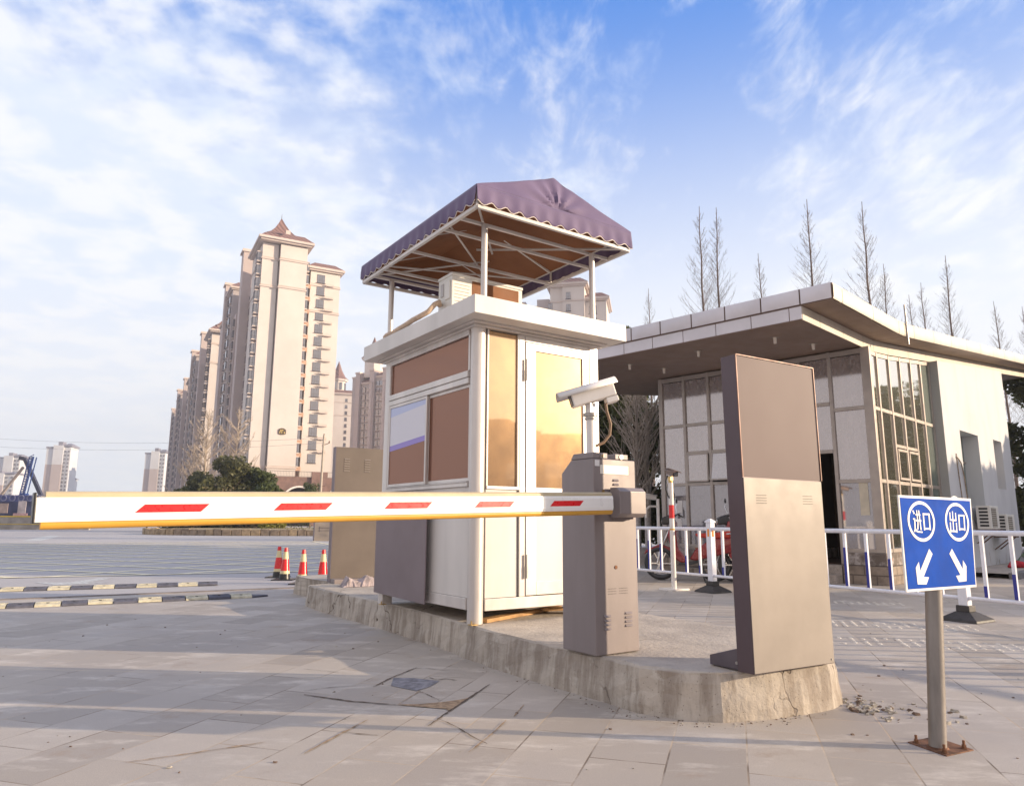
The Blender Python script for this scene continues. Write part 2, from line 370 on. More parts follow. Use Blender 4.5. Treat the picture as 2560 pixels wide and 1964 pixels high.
for k_, (pts, w_, mt_) in enumerate(((((0, 1110), (350, 1160), (720, 1190)), .011, CRK), (((970, 1355), (1140, 1235), (1310, 1125), (1450, 1030)), .010, CRK), (((545, 1048), (690, 975), (880, 900)), .009, CRK),
        (((0, 1080), (200, 1055), (405, 1040)), .005, CRK), (((1060, 1300), (1190, 1360), (1330, 1445), (1435, 1495)), .005, CRK), (((890, 1080), (980, 1115), (1060, 1155)), .004, CRK), (((740, 1185), (900, 1085)), .005, SOIL), (((1640, 1280), (1720, 1190)), .008, SOIL), (((1290, 1560), (1500, 1390), (1580, 1310)), .008, SOIL),
        (((290, 1400), (430, 1415), (575, 1428)), .006, CRK), (((0, 1570), (240, 1440), (500, 1305)), .008, SOIL), (((0, 910), (200, 930), (370, 945)), .004, CRK), (((860, 905), (960, 905), (1140, 925)), .006, CRK), (((975, 975), (1040, 995), (1110, 985), (1200, 1000)), .008, CRK), (((-1400, 1640), (-900, 1570), (-300, 1480)), .008, SOIL))):
    crackline(pts, w_, mt_, k_)
g = MB(); pp = [(715, 1188), (900, 1183), (1080, 1168), (1240, 1145), (1305, 1128), (1225, 1185), (1140, 1242), (1110, 1222), (900, 1205)]
g.add([(*zpt(*p)[:2], .0075) for p in pp], [tuple(range(len(pp)))]); tag(g.build('soil_patch', SOIL), kind='structure')
g = MB(); pp = [(700, 978), (860, 980), (1060, 1003), (990, 1045), (880, 1080), (790, 1062), (680, 1040), (690, 1008)]
g.add([(*zpt(*p)[:2], .0070) for p in pp], [tuple(range(len(pp)))]); tag(g.build('dark_patch', mat('blue_grey_stone', (.22, .215, .24), .7, 0, .35, 18, .2, 120)), kind='structure')
# yellow box junction hatch, arrow, stroke
YL = mat('worn_yellow_marking', (.88, .80, .55), .7, 0, .12, 30)
WL = mat('worn_white_marking', (.52, .52, .50), .7, 0, .35, 18)
bo = np.array([-9.7, 13.96]); ba = Dz(67)[:2]; bb = Dz(-23)[:2]
def bp(u, w): return bo + ba*u + bb*w
g = MB(); U0_, U1_, W1_ = -34., 9., 24.
def strip(u0, w0, u1, w1, wd=.085):
    p, q = bp(u0, w0), bp(u1, w1); d = (q-p); n = np.linalg.norm(d)
    if n < .2: return
    d /= n; nn = np.array([-d[1], d[0]])*wd
    g.add([(*(p-nn), .004), (*(q-nn), .004), (*(q+nn), .004), (*(p+nn), .004)], [(0, 1, 2, 3)])
def clip(c, s):   # line w = s*(u-c), clipped to the box
    pts = []
    us = [U0_, U1_]
    lo, hi = U0_, U1_
    ua, ub = c, c + W1_/s
    if ua > ub: ua, ub = ub, ua
    lo, hi = max(lo, ua), min(hi, ub)
    if hi - lo > .1: strip(lo, s*(lo-c), hi, s*(hi-c))
for k in range(-30, 30): clip(k*2.36+.6, 1.)
tag(g.build('road_marking', YL), kind='structure')
g = MB()
for k in range(-30, 60):
    c = k*2.36+.3
    lo, hi = max(U0_, c-W1_), min(U1_, c)
    if hi-lo > .1:
        p, q = bp(lo, c-lo), bp(hi, c-hi); d = (q-p)/np.linalg.norm(q-p); nn = np.array([-d[1], d[0]])*.085
        g.add([(*(p-nn), .008), (*(q-nn), .008), (*(q+nn), .008), (*(p+nn), .008)], [(0, 1, 2, 3)])
tag(g.build('road_marking', YL), kind='structure')
g = MB()
for (u0, w0, u1, w1) in ((U0_, 0, U1_, 0), (U0_, W1_, U1_, W1_), (U0_, 0, U0_, W1_), (U1_, 0, U1_, W1_)):
    p, q = bp(u0, w0), bp(u1, w1); d = (q-p)/np.linalg.norm(q-p); nn = np.array([-d[1], d[0]])*.07
    g.add([(*(p-nn), .012), (*(q-nn), .012), (*(q+nn), .012), (*(p+nn), .012)], [(0, 1, 2, 3)])
tag(g.build('road_marking', YL), kind='structure')
ar = empty('arrow_marking', (-7.75, 13.1, .004), 90); ar['kind'] = 'structure'
pts = [(.0, -.55), (.62, .05), (.2, .03), (.12, 1.0), (-.16, 1.0), (-.12, .03), (-.72, -.02)]
g = MB(); g.add([(x, y, 0) for x, y in pts], [tuple(range(7))]); o = g.build('arrow_shape', WL, ar); o['kind'] = 'structure'
g = MB(); p0, p1 = onz(76, 1352)[:2], onz(138, 1338.5)[:2]; n_ = np.array([.5, 0]); g.add([(*(p0-n_), .004), (*(p0+n_), .004), (*(p1+n_), .004), (*(p1-n_), .004)], [(0, 1, 2, 3)])
tag(g.build('lane_stroke', WL), kind='structure')

# tactile paving dots
DOT = mat('pale_tactile_studs', (.62, .57, .50), .7, 0, .15, 10)
g = MB(); rnd = random.Random(5)
for (x0, y0, nx, ny) in ((3.15, 6.9, 22, 6), (3.7, 8.05, 20, 6), (4.6, 10.3, 16, 4)):
    dv = Dz(107)[:2]; du = Dz(17)[:2]
    for i in range(nx):
        for j in range(ny):
            if rnd.random() < .22: continue
            p = np.array([x0, y0]) + dv*(i*.105-.8) + du*j*.085
            g.lathe((p[0], p[1], .004), [(.024, 0), (.019, .006), (.0, .007)], 8, cap=False)
tag(g.build('tactile_studs', DOT), kind='stuff')

# ================================================================ ISLAND
CB = onz(1180, 1562, .27)                       # booth near corner
A_, B_ = Dz(-34.56), Dz(55.44)
isl = [(-2.42, 10.15), (-2.68, 9.72), (-2.28, 9.05), (-1.34, 7.73), (-.717, 6.76), (-.115, 5.70), (.34, 5.04), (.58, 4.71), (.757, 4.44), (.977, 4.305), (1.185, 4.255), (1.46, 4.32), (1.70, 4.43), (1.93, 4.56), (2.03, 4.68)]
for v_, u_ in ((1.74, -1.7), (1.78, 0), (1.78, 3.5), (1.74, 5.6), (1.3, 6.2), (.5, 6.0)):
    p = CB + B_*v_ + A_*u_; isl.append((p[0], p[1]))
t = MT('weathered_concrete'); t.set(Roughness=.85)
vs_ = t.vec((1, 1, .12)); s1 = t.mr(t.noise(9, 6, .65, vs_), .42, .62); s2 = t.mr(t.noise(2.2, 6, .6), .4, .65)
sp = t.n('ShaderNodeSeparateXYZ'); t.l(t.tc.outputs['Object'], sp.inputs[0])
side = t.mr(sp.outputs[2], .262, .25)
colr = t.mix(s2, (.52, .46, .39), (.40, .35, .30))
colr = t.mix(t.math('MULTIPLY', t.math('MULTIPLY', s1, side), .6), colr, (.20, .155, .12))
s3 = t.mr(t.noise(5.5, 7, .7, t.vec(loc=(3, 3, 3))), .6, .7); colr = t.mix(t.math('MULTIPLY', s3, .6), colr, (.62, .58, .52))
vo = t.n('ShaderNodeTexVoronoi', feature='DISTANCE_TO_EDGE'); vo.inputs['Scale'].default_value = 1.1
nz = t.n('ShaderNodeTexNoise'); nz.inputs['Scale'].default_value = 6; t.l(t.tc.outputs['Object'], nz.inputs[0])
vm = t.n('ShaderNodeVectorMath', operation='MULTIPLY_ADD'); t.l(nz.outputs[1], vm.inputs[0]); vm.inputs[1].default_value = (.3, .3, .3); t.l(t.tc.outputs['Object'], vm.inputs[2]); t.l(vm.outputs[0], vo.inputs[0])
ck = t.math('MULTIPLY', t.mr(vo.outputs[0], .009, .003), t.mr(t.noise(1.3, 2), .5, .6)); colr = t.mix(ck, colr, (.1, .07, .05))
pit = t.n('ShaderNodeTexVoronoi'); pit.inputs['Scale'].default_value = 45; t.l(t.tc.outputs['Object'], pit.inputs[0]); pits = t.mr(pit.outputs[0], .16, .08)
colr = t.mix(t.math('MULTIPLY', pits, .6), colr, (.12, .09, .07))
t.col(colr); t.bump(t.math('SUBTRACT', t.math('ADD', t.noise(30, 6), t.math('MULTIPLY', t.noise(6, 4), 1.5)), t.math('ADD', t.math('MULTIPLY', ck, 2), pits)), .6, .012)
CONC = t.m
import bmesh
me = bpy.data.meshes.new('traffic_island'); bm = bmesh.new()
rnd = random.Random(3); ring = []
for i in range(len(isl)):
    p, q = np.array(isl[i]), np.array(isl[(i+1) % len(isl)]); k = max(1, int(np.linalg.norm(q-p)/.12)) if i < 15 else max(1, int(np.linalg.norm(q-p)/.5))
    for j in range(k): ring.append(p+(q-p)*j/k)
cen = np.mean(ring, 0); rings = []
for z, ins, amp in ((-.02, -.022, .010), (.06, -.012, .009), (.13, -.006, .007), (.20, .0, .006), (.252, .006, .008), (.268, .02, .010)):
    rr = []
    for i, p in enumerate(ring):
        tng = ring[(i+1) % len(ring)]-ring[i-1]; tng = tng/np.linalg.norm(tng); nrm = np.array([tng[1], -tng[0]])
        if nrm@(cen-p) < 0: nrm = -nrm
        w = p + nrm*(ins + rnd.uniform(-amp, amp))
        rr.append(bm.verts.new((w[0], w[1], z + (rnd.uniform(-.004, .002) if z > .25 else 0))))
    rings.append(rr)
n = len(ring)
for a_, b_ in zip(rings, rings[1:]):
    for i in range(n): bm.faces.new((a_[i], a_[(i+1) % n], b_[(i+1) % n], b_[i]))
bm.faces.new(rings[-1]); bmesh.ops.triangulate(bm, faces=[bm.faces[-1]]) if False else None
bmesh.ops.recalc_face_normals(bm, faces=bm.faces); bm.to_mesh(me); bm.free(); me.materials.append(CONC)
o = bpy.data.objects.new('traffic_island', me); C.objects.link(o); tag(o, kind='structure')
# rubble by the broken corner
def chunk(g, p, r, rnd, m=0):
    vs = []; 
    for (x, y, z) in ((-1, -1, -.6), (1, -1, -.6), (1, 1, -.6), (-1, 1, -.6), (-.7, -.7, .6), (.7, -.7, .6), (.7, .7, .6), (-.7, .7, .6)):
        vs.append((p[0]+(x+rnd.uniform(-.5, .5))*r, p[1]+(y+rnd.uniform(-.5, .5))*r, max(.0, p[2]+r*.5+(z+rnd.uniform(-.4, .4))*r*.6)))
    g.add(vs, [(0, 3, 2, 1), (4, 5, 6, 7), (0, 1, 5, 4), (1, 2, 6, 5), (2, 3, 7, 6), (3, 0, 4, 7)], m)
g = MB(); rnd = random.Random(8)
for i in range(130):
    d = abs(rnd.gauss(0, .16)); an = rnd.uniform(-1.2, 1.2); p = (2.04+d*1.5*math.cos(an)+rnd.uniform(-.05, .1), 4.60+rnd.gauss(0, .13)-d*.3, .004)
    chunk(g, p, rnd.choice([.003, .004, .006, .006, .010, .016]) , rnd, rnd.choice([0, 0, 1]))
for i in range(160):
    k = rnd.randrange(4, 13); p = np.array(isl[k]) + (np.array(isl[k+1])-np.array(isl[k]))*rnd.random(); chunk(g, (p[0]-rnd.uniform(.0, .1), p[1]-rnd.uniform(.02, .14), .004), rnd.choice([.002, .003, .005]), rnd, rnd.choice([0, 1]))
tag(g.build('rubble', [mat('rubble_pale', (.42, .38, .32), .9, 0, .3, 20), mat('rubble_dark', (.16, .11, .08), .9, 0, .3, 20)]), kind='stuff')
g = MB()
for i in range(150):
    p = (rnd.uniform(-4.5, 4), rnd.uniform(3.2, 8.5), .004)
    chunk(g, p, rnd.choice([.003, .004, .005, .008]), rnd, rnd.choice([0, 1, 1]))
tag(g.build('gravel', [MATS['rubble_pale'], MATS['rubble_dark']]), kind='stuff')

# ================================================================ GUARD BOOTH   local x = along right face, y = along left face, z absolute - .27
Z0 = -.27
booth = empty('guard_booth', (CB[0], CB[1], .27), 55.44, 'white aluminium guard booth with flare-tinted dark windows under a purple awning on the concrete island', 'guard booth')
BW, BL = 1.42, 1.87
m = MB(Z0)
m.cyl((.067, .067, .27), (.067, .067, 2.79), .067, n=32)
m.build('corner_post', ALU, booth, smooth=True)
for (x, y) in ((BW-.06, .06), (.06, BL-.06), (BW-.06, BL-.06)):
    m = MB(Z0); m.box(x-.055, x+.055, y-.055, y+.055, .27, 2.79); m.build('corner_post', ALU, booth, bev=.006)
# bottom frame
m = MB(Z0)
m.box(.012, .05, .13, BL-.11, .375, .47); m.box(.13, BW-.11, .012, .05, .37, .466)
m.box(BW-.05, BW-.012, .11, BL-.11, .375, .47); m.box(.11, BW-.11, BL-.05, BL-.012, .375, .47); m.box(.05, BW-.05, .05, BL-.05, .40, .44)
m.build('bottom_frame', ALU, booth, bev=.004)
# left face (x=0)
m = MB(Z0); m.box(.03, .05, .13, BL-.11, .472, 1.395); m.build('side_panel', WHT, booth)
m = MB(Z0); m.box(.006, .06, .125, BL-.11, 1.397, 1.432); m.box(-.004, .06, .125, BL-.11, 1.432, 1.44); m.build('window_sill', ALU, booth, bev=.003)
m = MB(Z0); m.box(.004, .06, .13, BL-.11, 2.30, 2.352); m.box(-.004, .06, .13, BL-.11, 2.355, 2.412); m.build('transom', ALU, booth, bev=.004)
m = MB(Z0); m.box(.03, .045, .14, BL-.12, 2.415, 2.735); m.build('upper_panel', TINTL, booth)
m = MB(Z0); m.box(.008, .06, .13, BL-.11, 2.738, 2.79); m.box(.01, .05, .115, .14, 2.415, 2.738); m.box(.01, .05, BL-.125, BL-.11, 2.415, 2.738); m.build('top_rail', ALU, booth)
def sash(y0, y1, xo, nm='window'):
    w = empty(nm, (0, 0, 0)); w.parent = booth
    m = MB(Z0); f = .028
    m.box(xo, xo+.022, y0, y0+f, 1.445, 2.298); m.box(xo, xo+.022, y1-f, y1, 1.445, 2.298); m.box(xo, xo+.022, y0+f, y1-f, 1.445, 1.445+f); m.box(xo, xo+.022, y0+f, y1-f, 2.298-f, 2.298)
    m.build('sash_frame', ALU, w, bev=.002)
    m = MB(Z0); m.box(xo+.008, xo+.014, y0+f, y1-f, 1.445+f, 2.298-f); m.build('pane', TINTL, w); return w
sash(.135, .93, .036)
wl = sash(.905, BL-.115, .010)
# banded sheet behind/on the left pane: pale blue, white, violet stripe
t = MT('banded_sheet'); t.set(Roughness=.25)
sp = t.n('ShaderNodeSeparateXYZ'); t.l(t.tc.outputs['Object'], sp.inputs[0])
q = t.math('ADD', sp.outputs[2], t.math('MULTIPLY', sp.outputs[1], .06))
cr = t.n('ShaderNodeValToRGB'); t.l(t.mr(q, 1.64, 2.10, 0, 1, False), cr.inputs[0]); cr.color_ramp.interpolation = 'CONSTANT'
el = cr.color_ramp.elements; el[0].position = 0; el[0].color = (.30, .22, .62, 1); el[1].position = .14; el[1].color = (.70, .68, .74, 1); e = el.new(.80); e.color = (.50, .55, .78, 1)
t.col(cr.outputs[0])
m = MB(Z0); zb = 1.845; m.add([(.0165, .935, zb+.02), (.0165, BL-.145, zb-.03), (.0165, BL-.145, 2.268), (.0165, .935, 2.268)], [(0, 1, 2, 3)]); m.build('window_sheet', t.m, wl)
# grey board over lower left face
m = MB(Z0); m.prism([(-.045, .755, .365), (-.045, BL-.01, .385), (-.045, BL-.01, 1.335), (-.045, .755, 1.345)], (.012, 0, 0)); m.build('cover_board', BOARD, booth, bev=.002)
# right face (y=0)
m = MB(Z0); m.box(.138, .465, .028, .05, .47, 1.375); m.build('side_panel', WHT, booth)
m = MB(Z0); m.box(.136, .54, .01, .055, 1.377, 1.402); m.build('window_sill', ALU, booth)
sl = empty('side_window', (0, 0, 0)); sl.parent = booth
m = MB(Z0); m.box(.148, .458, .03, .036, 1.406, 2.775); m.build('pane', TINT, sl)
m = MB(Z0); m.box(.136, .148, .018, .045, 1.404, 2.782); m.box(.458, .475, .012, .05, 1.404, 2.782); m.build('frame', ALU, sl)
m = MB(Z0); m.box(.475, .535, .008, .055, .468, 2.785); m.box(1.285, BW-.115, .012, .05, .468, 2.785); m.box(.54, 1.285, .008, .05, 2.728, 2.785); m.build('door_frame', ALU, booth, bev=.003)
door = empty('door', (0, 0, 0)); door.parent = booth
m = MB(Z0)
m.box(.54, .652, .0, .04, .475, 2.722); m.box(1.212, 1.28, .0, .04, .475, 2.722); m.box(.652, 1.212, .0, .04, 2.652, 2.722); m.box(.652, 1.212, .0, .04, .475, .588); m.box(.652, 1.212, .0, .04, 1.33, 1.402)
m.build('leaf_frame', ALU, door, bev=.003)
m = MB(Z0); m.box(.652, 1.212, .012, .03, .588, 1.33); m.build('lower_panel', WHT, door)
m = MB(Z0); m.box(.652, 1.212, .014, .02, 1.402, 2.652); m.build('pane', TINT, door)
for z in (.62, 2.36):
    m = MB(Z0); m.cyl((.537, -.012, z), (.537, -.012, z+.10), .011, n=12); m.cyl((.537, -.012, z+.10), (.537, -.012, z+.20), .0095, n=12); m.build('hinge', STEEL, door, smooth=True)
m = MB(Z0); m.cyl((1.235, -.03, 1.33), (1.235, -.03, 1.48), .009, n=10); m.cyl((1.235, 0, 1.34), (1.235, -.03, 1.34), .007, n=8); m.cyl((1.235, 0, 1.47), (1.235, -.03, 1.47), .007, n=8); m.build('handle', STEEL, door, smooth=True)
# blind back and far side
m = MB(Z0); m.box(BW-.05, BW-.03, .11, BL-.11, .472, 2.785); m.box(.11, BW-.11, BL-.05, BL-.03, .472, 2.785); m.build('rear_panel', WHT, booth)
# roof slab with cornice
m = MB(Z0)
m.box(-.17, BW+.14, -.25, 2.08, 2.825, 2.985)
m.build('roof', WHT, booth, bev=.004)
m = MB(Z0)
m.box(-.02, BW+.02, -.02, BL+.02, 2.785, 2.805); m.box(-.06, BW+.05, -.07, BL+.07, 2.806, 2.8245); m.build('cornice', ALU, booth, bev=.004)
for y in (.067, BL-.06):
    m = MB(Z0); m.box(-.03, .03, y-.11, y-.05, .272, .279); m.cyl((-.015, y-.08, .275), (-.015, y-.08, .305), .006, n=8); m.build('foot_bracket', BRASS, booth)
# ---- awning on four posts
x0, x1, y0, y1 = -.20, 1.61, -.30, 2.17; zb_, zt_, za_ = 3.79, 3.945, 4.30; xm = .705
FAB = MT('purple_canvas'); FAB.set(Roughness=.75); FAB.b.inputs['Sheen Weight'].default_value = .15
n_ = FAB.noise(3, 5); FAB.col(FAB.mix(FAB.mr(n_, .3, .7), (.115, .082, .170), (.150, .110, .205))); FAB.bump(FAB.noise(400, 2), .15, .002); FAB = FAB.m
FLAREB = mat('flare_brown', (.24, .095, .035), .7, 0, .12, 3)  # brown carries the flare's warm light on the canvas underside
def fab(side, y):
    """outline of one gable end with folds that fan out from the middle of the eave line"""
    pass
NX, NY = 40, 60
m = MB(Z0); rnd = random.Random(1)
def gable(yv, sgn):
    vs = []; fs = []; nr = 12; nc = 72
    for i in range(nc+1):
        u = i/nc; x = x0 + (x1-x0)*u
        s_ = abs(u-.5)*2
        top = zt_ + (za_-zt_)*(1-s_)**.9 if s_ < 1 else zt_
        top += -.018*math.sin(math.pi*min(1, s_)) 
        for j in range(nr+1):
            w = j/nr; z = zt_ + (top-zt_)*w
            ang = math.atan2((z-zt_+.015), (u-.5)*1.8+1e-6)
            rr = math.hypot((u-.5)*1.8, z-zt_)
            fold = .013*math.sin(ang*11+.6)*math.exp(-((rr-.16)/.16)**2) + .005*math.sin(ang*7)*min(1, rr*2)
            pinch = .045*math.exp(-(rr/.07)**2)
            lean = .10*(z-zt_)/(za_-zt_)
            vs.append((x, yv + sgn*(lean + pinch + fold*1.2), z))
    for i in range(nc):
        for j in range(nr): a = i*(nr+1)+j; fs.append((a, a+nr+1, a+nr+2, a+1))
    m.add(vs, fs, 0)
gable(y0, 1); gable(y1, -1)
# two slopes, sagging between the ribs
for (xa, sg) in ((x0, 1), (x1, -1)):
    vs = []; fs = []; nu, nv = 16, 60
    for i in range(nu+1):
        w = i/nu
        for j in range(nv+1):
            u = j/nv; y = y0+.10*w + (y1-y0-.20*w)*u
            z = zt_ + (za_-zt_)*w**.95 - .03*math.sin(math.pi*w) - .02*abs(math.sin(u*math.pi*4))*math.sin(math.pi*w)
            vs.append((xa+(xm-xa)*w, y, z))
    for i in range(nu):
        for j in range(nv): a = i*(nv+1)+j; fs.append((a, a+nv+1, a+nv+2, a+1))
    m.add(vs, fs, 0)
o = m.build('awning_fabric', FAB, booth, smooth=True, fix=False)
sm = o.modifiers.new('solid', 'SOLIDIFY'); sm.thickness = .004; sm.offset = 0
# sheet added just under it, browned for the flare's light on the underside
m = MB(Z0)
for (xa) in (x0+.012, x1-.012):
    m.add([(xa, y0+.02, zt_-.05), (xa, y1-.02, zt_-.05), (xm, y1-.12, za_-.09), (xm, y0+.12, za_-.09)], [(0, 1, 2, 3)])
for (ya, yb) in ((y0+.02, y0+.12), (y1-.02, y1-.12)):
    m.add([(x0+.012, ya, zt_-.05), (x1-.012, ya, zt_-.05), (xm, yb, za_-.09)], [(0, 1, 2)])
o = m.build('flare_toned_underside', FLAREB, booth, fix=False)
# scalloped valance
def wave_band(p, q, nrm, n, name):
    m = MB(Z0); p = np.array(p); q = np.array(q); Ld = np.linalg.norm(q-p); K = int(Ld/.012); vs = []; fs = []; nr = 6
    per = .155
    for i in range(K+1):
        s = Ld*i/K; b = p+(q-p)*i/K
        dep = zb_ - .010 + .016*math.cos(2*math.pi*s/per + .5*math.sin(s*2.3)) + .004*math.sin(s*5.7)
        for j in range(nr+1):
            w = j/nr; z = zt_ + (dep-zt_)*w
            o_ = .007*w*math.cos(2*math.pi*s/per+1.0) + .008*math.sin(s*3.1+w*2)*w + .006*w
            vs.append((b[0]+nrm[0]*o_, b[1]+nrm[1]*o_, z))
    for i in range(K):
        for j in range(nr): a = i*(nr+1)+j; fs.append((a, a+nr+1, a+nr+2, a+1))
    m.add(vs, fs, 0)
    # pale piping along the hem
    m2 = [vs[i*(nr+1)+nr] for i in range(K+1)][::2]
    o = m.build('valance', FAB, booth, smooth=True, fix=False); s_ = o.modifiers.new('solid', 'SOLIDIFY'); s_.thickness = .003; s_.offset = 0
    mm = MB(Z0); mm.tube(m2, .0038, 6); mm.build('piping', mat('cream_piping', (.75, .66, .58), .6), o, smooth=True)
wave_band((x0, y0), (x1, y0), (0, -1), 0, 'front'); wave_band((x0, y0), (x0, y1), (-1, 0), 0, 'left')
wave_band((x1, y0), (x1, y1), (1, 0), 0, 'right'); wave_band((x0, y1), (x1, y1), (0, 1), 0, 'back')
fz = 3.752
m = MB(Z0)
for (p, q) in (((x0+.02, y0+.02), (x1-.02, y0+.02)), ((x0+.02, y1-.02), (x1-.02, y1-.02)), ((x0+.02, y0+.02), (x0+.02, y1-.02)), ((x1-.02, y0+.02), (x1-.02, y1-.02))):
    m.bar((*p, fz), (*q, fz), .032, .032)
    m.bar((*p, zt_-.04), (*q, zt_-.04), .022, .022)
for y in (.02, .32, .98, 1.62, 1.89):
    m.bar((x0+.036, y, fz+.002), (x1-.036, y, fz+.002), .026, .030)
m.bar((x0+.05, y0+.05, fz+.02), (xm+.1, 1.0, fz+.2), .02); m.bar((x1-.05, y0+.05, fz+.02), (xm-.1, 1.0, fz+.2), .02)
for y in (.02, .98, 1.89):
    m.bar((x0+.04, y, zt_-.05), (xm, y, za_-.07), .022); m.bar((x1-.04, y, zt_-.05), (xm, y, za_-.07), .022)
m.bar((xm, y0+.13, za_-.06), (xm, y1-.13, za_-.06), .03)
m.bar((x0+.05, 1.9, fz+.02), (xm, .9, fz+.06), .016); m.bar((x1-.05, 1.9, fz+.02), (x0+.1, .32, fz+.05), .016); m.bar((x1-.05, .98, fz+.03), (x0+.1, 1.62, fz+.05), .016)
for (x, y) in ((x0+.02, y0+.02), (x1-.02, y0+.02), (x0+.02, y1-.02), (x1-.02, y1-.02), (x0+.02, .98), (x1-.02, .98)): m.bar((x, y, fz), (x, y, zt_-.04), .02)
m.build('awning_frame', WHT, booth, bev=.003)
for (x, y) in ((.067, -.014), (1.328, -.025), (.048, 1.889), (1.33, 1.88)):
    m = MB(Z0); m.cyl((x, y, 2.985), (x, y, fz-.012), .0285, n=24); m.cyl((x, y, 2.985), (x, y, 2.993), .05, n=20); m.build('awning_post', ALU, booth, smooth=True)
# ---- air conditioner on the roof
ac = empty('air_conditioner', tuple(CB + B_*.53 + A_*.775 + np.array([0, 0, 2.985-.27])), 55.44, 'white outdoor air conditioner on the booth roof under the purple awning', 'air conditioner')
W2, D2, H2 = .42, .135, .51
m = MB(); m.box(-W2, W2, -D2, D2, .03, H2-.03); m.build('casing', ACW, ac, bev=.008)
m = MB(); m.box(-W2-.006, W2+.006, -D2-.006, D2+.006, H2-.03, H2); m.build('lid', ACW, ac, bev=.006)
m = MB(); m.box(-W2+.02, -W2+.08, -D2, D2, 0, .03); m.box(W2-.08, W2-.02, -D2, D2, 0, .03); m.build('foot', STEEL, ac)
m = MB(); m.box(-.19, .37, -D2-.004, -D2, .05, H2-.05); m.build('coil_recess', FLAREB, ac)
for i in range(5): pass
m = MB()
for i in range(11): m.box(-W2+.03, -.22, -D2-.005, -D2, .09+i*.034, .094+i*.034)
m.build('louvre', mat('casing_shadow_lines', (.45, .42, .38), .6), ac)
m = MB(); m.box(-W2-.012, -W2, -.11, -.01, .25, .44); m.build('service_cover', ACW, ac, bev=.004)
m = MB(); m.box(-W2-.008, -W2, .02, .075, .30, .43); m.build('rating_label', mat('grey_label', (.5, .48, .47), .5), ac)
# ---- insulated hose
def bl(x, y, z): p = CB + B_*x + A_*y; return (p[0], p[1], z)
hp = [(.09, .84, 3.20), (.06, .80, 3.22), (.0, .78, 3.18), (-.06, .79, 3.10), (-.11, .86, 3.062), (-.125, 1.0, 3.05), (-.12, 1.15, 3.04), (-.13, 1.3, 3.025), (-.12, 1.45, 3.02), (-.13, 1.58, 3.02), (-.12, 1.64, 3.014)]
m = MB(); m.tube([bl(*p) for p in hp], .026, 10); m2 = m.build('insulated_hose', mat('cream_pipe_lagging', (.60, .45, .33), .8, 0, .2, 30, .5, 120), None, smooth=True)
tag(m2, 'cream lagged pipe trailing along the roof edge of the guard booth', 'hose')
# ---- timber under the booth
m = MB(); p0 = np.array(bl(.155, .08, .285)); p1 = np.array(bl(1.30, .52, .285)); m.bar(p0, p1, .09, .03); m.bar(np.array(bl(.9, .25, .315)), np.array(bl(1.35, .1, .315)), .07, .025)
tag(m.build('timber_plank', WOOD, bev=.003), 'brown timber planks lying under the guard booth', 'plank')

# ================================================================ BOOM BARRIER
HC = onz(1491, 1640, .27)
bar_ = empty('boom_barrier', tuple(HC), 55.44, 'grey boom barrier with a white arm, red stripes and yellow foam edges', 'barrier')
m = MB(); Wd, Dp, Hh = .376, .336, 1.24
prof = [(0, 0), (Dp, 0), (Dp, 1.16), (.232, 1.246), (0, 1.246)]   # (y,z)
m.prism([(0, y, z) for y, z in prof], (Wd, 0, 0)); m.build('housing', GREYM, bar_, bev=.006)
m = MB()
m.prism([(-.003, y, z) for y, z in ((.0, 1.247), (.232, 1.247), (.203, 1.285), (.0, 1.285))], (.129, 0, 0)); m.build('top_cap', GREYM, bar_, bev=.004)
m = MB(); m.box(.194, .312, .0, .16, 1.247, 1.284); m.build('top_cap', GREYM, bar_, bev=.004)
for x in (.075, .247):
    m = MB(); m.cyl((x, 0, 1.264), (x, -.006, 1.264), .017, n=20); m.build('lock', STEEL, bar_, smooth=True)
    m = MB(); m.cyl((x, -.006, 1.264), (x, -.009, 1.264), .007, n=12); m.build('lock_core', BRASS, bar_)
m = MB(); m.box(.057, .311, -.003, .0, 1.145, 1.205); m.build('display_window', mat('cream_plastic', (.78, .74, .66), .35), bar_, bev=.002)
m = MB(); m.box(.012, .052, -.002, 0, 1.195, 1.235); m.build('sticker', mat('sticker_white', (.75, .73, .72), .4), bar_)
def louvre(parent, x, z, n, w=.062, st=.026, mt=None):
    m = MB()
    for i in range(n):
        zz_ = z - i*st
        m.add([(x, 0, zz_), (x+w, 0, zz_), (x+w-.004, -.011, zz_-.014), (x+.004, -.011, zz_-.014), (x+.003, 0, zz_-.017), (x+w-.003, 0, zz_-.017)], [(0, 1, 2, 3), (3, 2, 5, 4), (0, 3, 4), (1, 5, 2)])
    return m.build('louvre', mt or GREYM, parent)
louvre(bar_, .168, 1.115, 4, .05, .028); louvre(bar_, .066, .245, 4); louvre(bar_, .252, .255, 4)
for x in (.082, .272):
    m = MB(); m.cyl((x, 0, 1.03), (x, -.004, 1.03), .011, n=14); m.build('bolt', BRASS, bar_)
m = MB(); m.cyl((.18, 0, .54), (.18, -.004, .54), .012, n=16); m.build('bolt', RUST, bar_)
m = MB()
for cx_ in (.145, .245):
    for r in range(3):
        for c in range(6): m.cyl((cx_-.035+c*.013, -.0005, .405-r*.016), (cx_-.035+c*.013, -.0015, .405-r*.016), .0026, n=6)
m.build('perforation', BLK, bar_)
# clamp and arm
m = MB()
m.prism([(.123, y, z) for y, z in ((-.115, .885), (-.085, .862), (-.02, .862), (-.02, 1.055), (-.085, 1.055), (-.115, 1.03))], (.235, 0, 0)); m.box(.15, .33, -.022, .0, .85, 1.035)
m.build('arm_clamp', GREYM, bar_, bev=.004)
